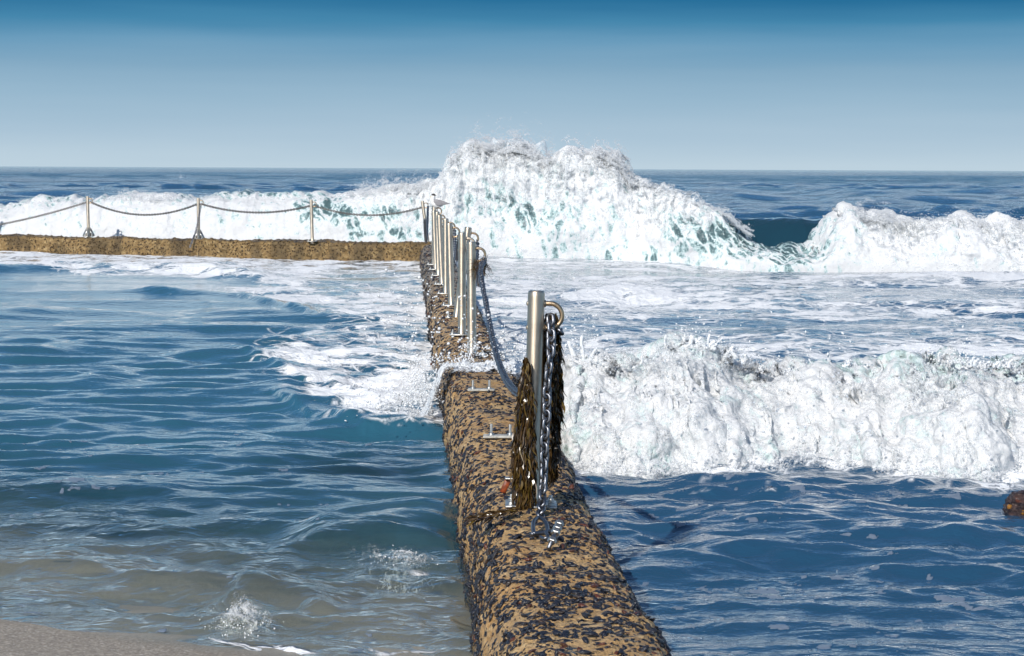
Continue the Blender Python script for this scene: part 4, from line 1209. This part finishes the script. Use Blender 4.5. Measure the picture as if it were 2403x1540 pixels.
# ------------------------------------------------------------------ empty base plates where posts are missing
M_OLDPLATE = plain('weathered_plate', (.42, .41, .37), .55, .35, 45)
def bare_plate(u, v, zb, hs, label):
    b = ground(u, v, zb); r = empty('post_base_plate', b, label, 'base plate', 'bare base plates of missing posts')
    mb = MB(); addbox(mb, (0, 0, .010), (.19, .11, .014), .004); mb.build('plate', M_OLDPLATE, r)
    for sx, sy, h in hs: bolt_mb(sx, sy, h).build('bolt', M_PALE, r)
    return r
bare_plate(1129, 918, .425, ((-.058, -.01, .066), (.058, .0, .066)), 'bare steel plate with two tall bolts, beside the overwash')
bare_plate(1172, 1028, .425, ((-.048, -.01, .072), (.062, .01, .066)), 'bare steel plate with upright bolts, nearer the weed draped post')
# rusty angle plate at the near post
r = empty('rusty_bracket', ground(1182, 1150, .43), 'rusty orange bracket stub beside the weed draped post', 'bracket')
M_RUST = plain('rust', (.22, .045, .012), .5, .6, 40)
mb = MB(); addbox(mb, (.0, 0, .02), (.03, .012, .07), .003, Matrix.Rotation(R(24), 4, 'Y')); mb.build('flange', M_RUST, r)
mb = MB(); addbox(mb, (.05, 0, .058), (.09, .05, .010), .003); mb.build('top_plate', M_PALE, r)

# ------------------------------------------------------------------ seaweed
def fronds(name, C, L_, W_, dirs, label, mat=M_WEED, loc=None):
    """C start points, L_ lengths, dirs start directions: curled tapered ribbons falling under gravity"""
    n = len(C); k = 7
    t = np.linspace(0, 1, k)
    ph = rng.uniform(0, 6.28, (n, 1)); fq = rng.uniform(3, 9, (n, 1)); am = rng.uniform(.08, .22, (n, 1)) * L_[:, None]
    side = np.cross(dirs, np.array([0, 0, 1.0])[None]) + 1e-3; side /= np.linalg.norm(side, axis=1)[:, None]
    oth = np.cross(dirs, side); oth /= np.linalg.norm(oth, axis=1)[:, None] + 1e-9
    P = C[:, None] + (t[None, :, None] * L_[:, None, None]) * dirs[:, None] + (am * np.sin(fq * t[None] + ph) * t[None])[..., None] * side[:, None] + (am * np.cos(fq * t[None] * .8 + ph * 2) * t[None] * .7)[..., None] * oth[:, None]
    P[..., 2] -= .25 * L_[:, None] * t[None] ** 2
    wv = rng.normal(size=(n, 3)); wv -= (wv * dirs).sum(1, keepdims=True) * dirs; wv /= np.linalg.norm(wv, axis=1)[:, None]
    wd = W_[:, None] * (.35 + 1.0 * np.sin(np.pi * np.clip(t[None] * .9 + .1, 0, 1)))
    V = np.stack([P - wd[..., None] * wv[:, None], P + wd[..., None] * wv[:, None]], 2).reshape(n * k * 2, 3)
    i = (np.arange(n) * k * 2)[:, None] + (np.arange(k - 1) * 2)[None]
    F = np.stack([i, i + 1, i + 3, i + 2], -1).reshape(-1, 4)
    loc = C.mean(0) if loc is None else loc
    o = mesh_np(name, V - loc, F, mat); o.location = loc
    return tag(o, label, 'seaweed', 'clumps of seaweed')
def weed_column(n, rows, y0, label, spread=.9):
    """rows: (v, u0, u1) outline of the clump at its own depth"""
    v = rng.uniform(rows[0][0], rows[-1][0], n)
    rv = [q[0] for q in rows]; u0 = np.interp(v, rv, [q[1] for q in rows]); u1 = np.interp(v, rv, [q[2] for q in rows])
    s = rng.beta(1.2, 1.2, n); u = u0 + (u1 - u0) * s
    u0, u1 = u0 - 2, u1 + 1; u = u0 + (u1 - u0) * s; hw = (u1 - u0) / 2 / FOC * y0
    dep = rng.uniform(-1, 1, n) * hw * .8 * np.sqrt(np.clip(1 - (2 * s - 1) ** 2, 0, 1))
    C = np.array([at_y(a, b, y0) for a, b in zip(u, v)]); C[:, 1] += dep
    d = np.stack([(s - .5) * .18 + rng.normal(0, .13, n), rng.normal(0, .15, n), -1 + rng.normal(0, .15, n)], -1); d /= np.linalg.norm(d, axis=1)[:, None]
    return fronds('seaweed', C, rng.uniform(.03, .085, n), rng.uniform(.0018, .0052, n), d, label)
weed_column(3400, [(838, 1233, 1237), (870, 1230, 1241), (930, 1220, 1247), (1000, 1212, 1252), (1060, 1206, 1254), (1120, 1207, 1254), (1165, 1216, 1250), (1188, 1220, 1240)], ny - .09, 'thick brown seaweed clump hanging down left front of near post')
weed_column(3800, [(735, 1284, 1306), (780, 1282, 1312), (850, 1272, 1314), (920, 1264, 1318), (980, 1262, 1312), (1040, 1270, 1308), (1075, 1282, 1304), (1100, 1286, 1296)], ny + .05, 'dark seaweed mass hanging from ring behind the shiny chain')
# strand lying on the wall
n = 260; tt = rng.random(n); C = np.array([ground(1222 - 105 * a + rng.normal(0, 2), 1192 + 22 * a ** .8 + rng.normal(0, 2.5), .45) for a in tt])
d = np.stack([-np.ones(n) + rng.normal(0, .3, n), rng.normal(0, .3, n), rng.normal(-.1, .15, n)], -1); d /= np.linalg.norm(d, axis=1)[:, None]
fronds('seaweed', C, rng.uniform(.03, .07, n), rng.uniform(.002, .004, n), d, 'flat strand of seaweed lying on wall at near post foot')
rp_ = ring_pt(POSTS[1], .0)
n = 150; C = rp_ + rng.normal(0, .03, (n, 3)) * [1.0, 1.0, 1.1] + [-.03, -.03, -.06]
d = rng.normal(size=(n, 3)) + [0, 0, -1.2]; d /= np.linalg.norm(d, axis=1)[:, None]
fronds('seaweed', C, rng.uniform(.03, .16, n), rng.uniform(.001, .0022, n), d, 'wispy weed tangle on the ring of the splashed post')

# ------------------------------------------------------------------ tern
def tern():
    gp = POSTS[7]
    top = np.array(gp.matrix_world @ Vector((0, 0, POST_H)))
    r = empty('tern', top, 'black capped grey and white tern standing on a post top', 'bird')
    W = plain('white_plumage', (.80, .79, .77), .75, .06, 60)
    Gm = plain('grey_plumage', (.27, .26, .27), .7, .15, 60)
    K = plain('black_plumage', (.02, .014, .012), .6, .2, 60)
    Yl = plain('yellow_beak', (.55, .36, .03), .45, .1, 60)
    mm = .001
    # body: loft from tail base through belly and chest to neck and head
    sp = [(96, 108, 6, 6), (70, 102, 24, 18), (30, 98, 42, 36), (-10, 105, 52, 46), (-45, 125, 55, 48), (-70, 152, 45, 42), (-72, 182, 33, 32), (-62, 208, 29, 28), (-57, 228, 32, 29), (-56, 246, 30, 27), (-56, 262, 18, 17), (-56, 268, 2, 2)]
    c = np.array([(x, 0, z) for x, z, a, b in sp], float); T = np.gradient(c, axis=0); T /= np.linalg.norm(T, axis=1)[:, None]
    Nn = np.stack([-T[:, 2], 0 * T[:, 0], T[:, 0]], -1); B = np.array([0, 1.0, 0])
    a = np.arange(20) / 20 * 2 * np.pi
    V = np.concatenate([(c[i] + sp[i][2] * np.cos(a)[:, None] * Nn[i] + sp[i][3] * np.sin(a)[:, None] * B) for i in range(len(sp))]) * mm
    o = mesh_np('body', V, grid_faces(len(sp), 20, True), W, parent=r)
    o.modifiers.new('sub', 'SUBSURF').levels = 1; o.modifiers['sub'].render_levels = 2
    # cap
    th = np.linspace(0, 1.45, 8); V = []
    for q in th:
        for p in a: V.append((-55 + 34.5 * math.sin(q) * math.cos(p) * 1.05 + 4 * math.sin(q), 31.5 * math.sin(q) * math.sin(p), 238 + 34 * math.cos(q) - 6 * math.sin(q) * math.cos(p) * 1.0))
    mesh_np('cap', np.array(V) * mm, grid_faces(8, 20, True), K, parent=r)
    # beak
    mb = MB(); V, F = tube(np.array([(-80, 0, 226), (-95, 0, 223), (-112, 0, 217)]) * mm, np.array([8.5, 6, 1.2]) * mm, 10); mb.add(V, F); mb.build('beak', Yl, r)
    for s in (-1, 1):
        mb = MB(); V, F = lathe([(.0001, .0035), (.0025, .0025), (.0035, 0)], 10)
        mb.add(np.stack([V[:, 0] - .072, s * (V[:, 2] + .0275), V[:, 1] + .236], -1), F); mb.build('eye', K, r)
    # folded wings
    for s in (-1, 1):
        n, k = 14, 9; V = []
        for i in range(n):
            q = i / (n - 1)
            xc = -52 + 227 * q; zc = 150 - 55 * q + 26 * q * q; hh = 56 * math.sin(math.pi * min(1, (q * .9 + .12))) ** .8 * (1 - .72 * q) + 3
            yo = 47 * math.sin(math.pi * (q * .62 + .25)) * (1 - .62 * q)
            for j in range(k):
                f = (j / (k - 1) - .5) * 2
                V.append((xc + 14 * f * q, s * (yo * (1 - .30 * max(f, 0) ** 2 - .12 * f * f) + 5), zc + hh * f))
        wg = mesh_np('wing', np.array(V) * mm, grid_faces(n, k), Gm, parent=r)
        sm = wg.modifiers.new('thick', 'SOLIDIFY'); sm.thickness = .006
    # tail and primaries
    mb = MB()
    for y0, x1, z1 in ((-8, 196, 130), (8, 190, 133), (0, 165, 118)):
        V, F = tube(np.array([(70, y0 * .5, 112), (120, y0 * .8, 118), (165, y0, 122), (x1 + 8, y0 * 1.6, z1)]) * mm, np.array([12, 9, 6, 1.5]) * mm, 8); mb.add(V, F)
    mb.build('tail', Gm, r)
    for s in (-1, 1):
        mb = MB(); V, F = tube(np.array([(15, s * 16, 70), (6, s * 17, 35), (2, s * 17, 4)]) * mm, np.array([8, 4, 3.5]) * mm, 8); mb.add(V, F)
        for ang in (-.5, 0, .5): V, F = tube(np.array([(2, s * 17, 4), (-22 * math.cos(ang), s * 17 + 20 * math.sin(ang), 3)]) * mm, np.array([3.5, 2]) * mm, 6); mb.add(V, F)
        mb.build('leg', K, r)
tern()

# ------------------------------------------------------------------ rock at the right edge
def rock():
    b = ground(2422, 1200)
    n1, n2 = 60, 80
    th = np.linspace(0.001, np.pi, n1); ph = np.arange(n2) / n2 * 2 * np.pi
    T, Pp = np.meshgrid(th, ph, indexing='ij')
    x, y, z = np.sin(T) * np.cos(Pp), np.sin(T) * np.sin(Pp), np.cos(T)
    k = 1 + .30 * fbm(x * 1.5, y * 1.5, z * 1.5, 4) + .09 * fbm(x * 8, y * 8, z * 8, 3, .6, 2)
    V = np.stack([x * .16 * k, y * .22 * k, z * .125 * k], -1).reshape(-1, 3)
    t = NT('reef_rock'); P = t.coord(); m = t.noise(t.coord((1, 1, 2.2)), 16, 5, .65, .6); f = t.noise(P, 60, 4, .7)
    c = t.mix(t.mr(m, .4, .6), (.016, .009, .012), (.075, .045, .04)); c = t.mix(t.mr(f, .58, .72), c, (.45, .38, .34)); c = t.mix(t.mr(t.noise(P, 9, 3), .56, .66, 0, .8), c, (.16, .04, .015))
    M = t.done(t.princ(Base_Color=c, Roughness=.35, Normal=t.bump(t.math('ADD', m, t.math('MULTIPLY', f, .3)), .03)))
    o = mesh_np('reef_rock', V, grid_faces(n1, n2, True), M); o.location = (b[0], b[1], -.0)
    tag(o, 'wet purple brown rock poking out of the water at right picture edge', 'rock')
    Or = plain('limpet_shell', (.26, .12, .02), .4, .3, 60)
    for dx, dz in ((-.155, .02), (-.09, -.0)):
        mb = MB(); L_, F = lathe([(.001, .012), (.009, .008), (.016, 0)], 14); mb.add(L_ @ np.array(Matrix.Rotation(R(70), 3, 'X')).T + [dx, -.16 if dx > -.1 else -.10, dz + .02], F); mb.build('limpet', Or, o)
rock()
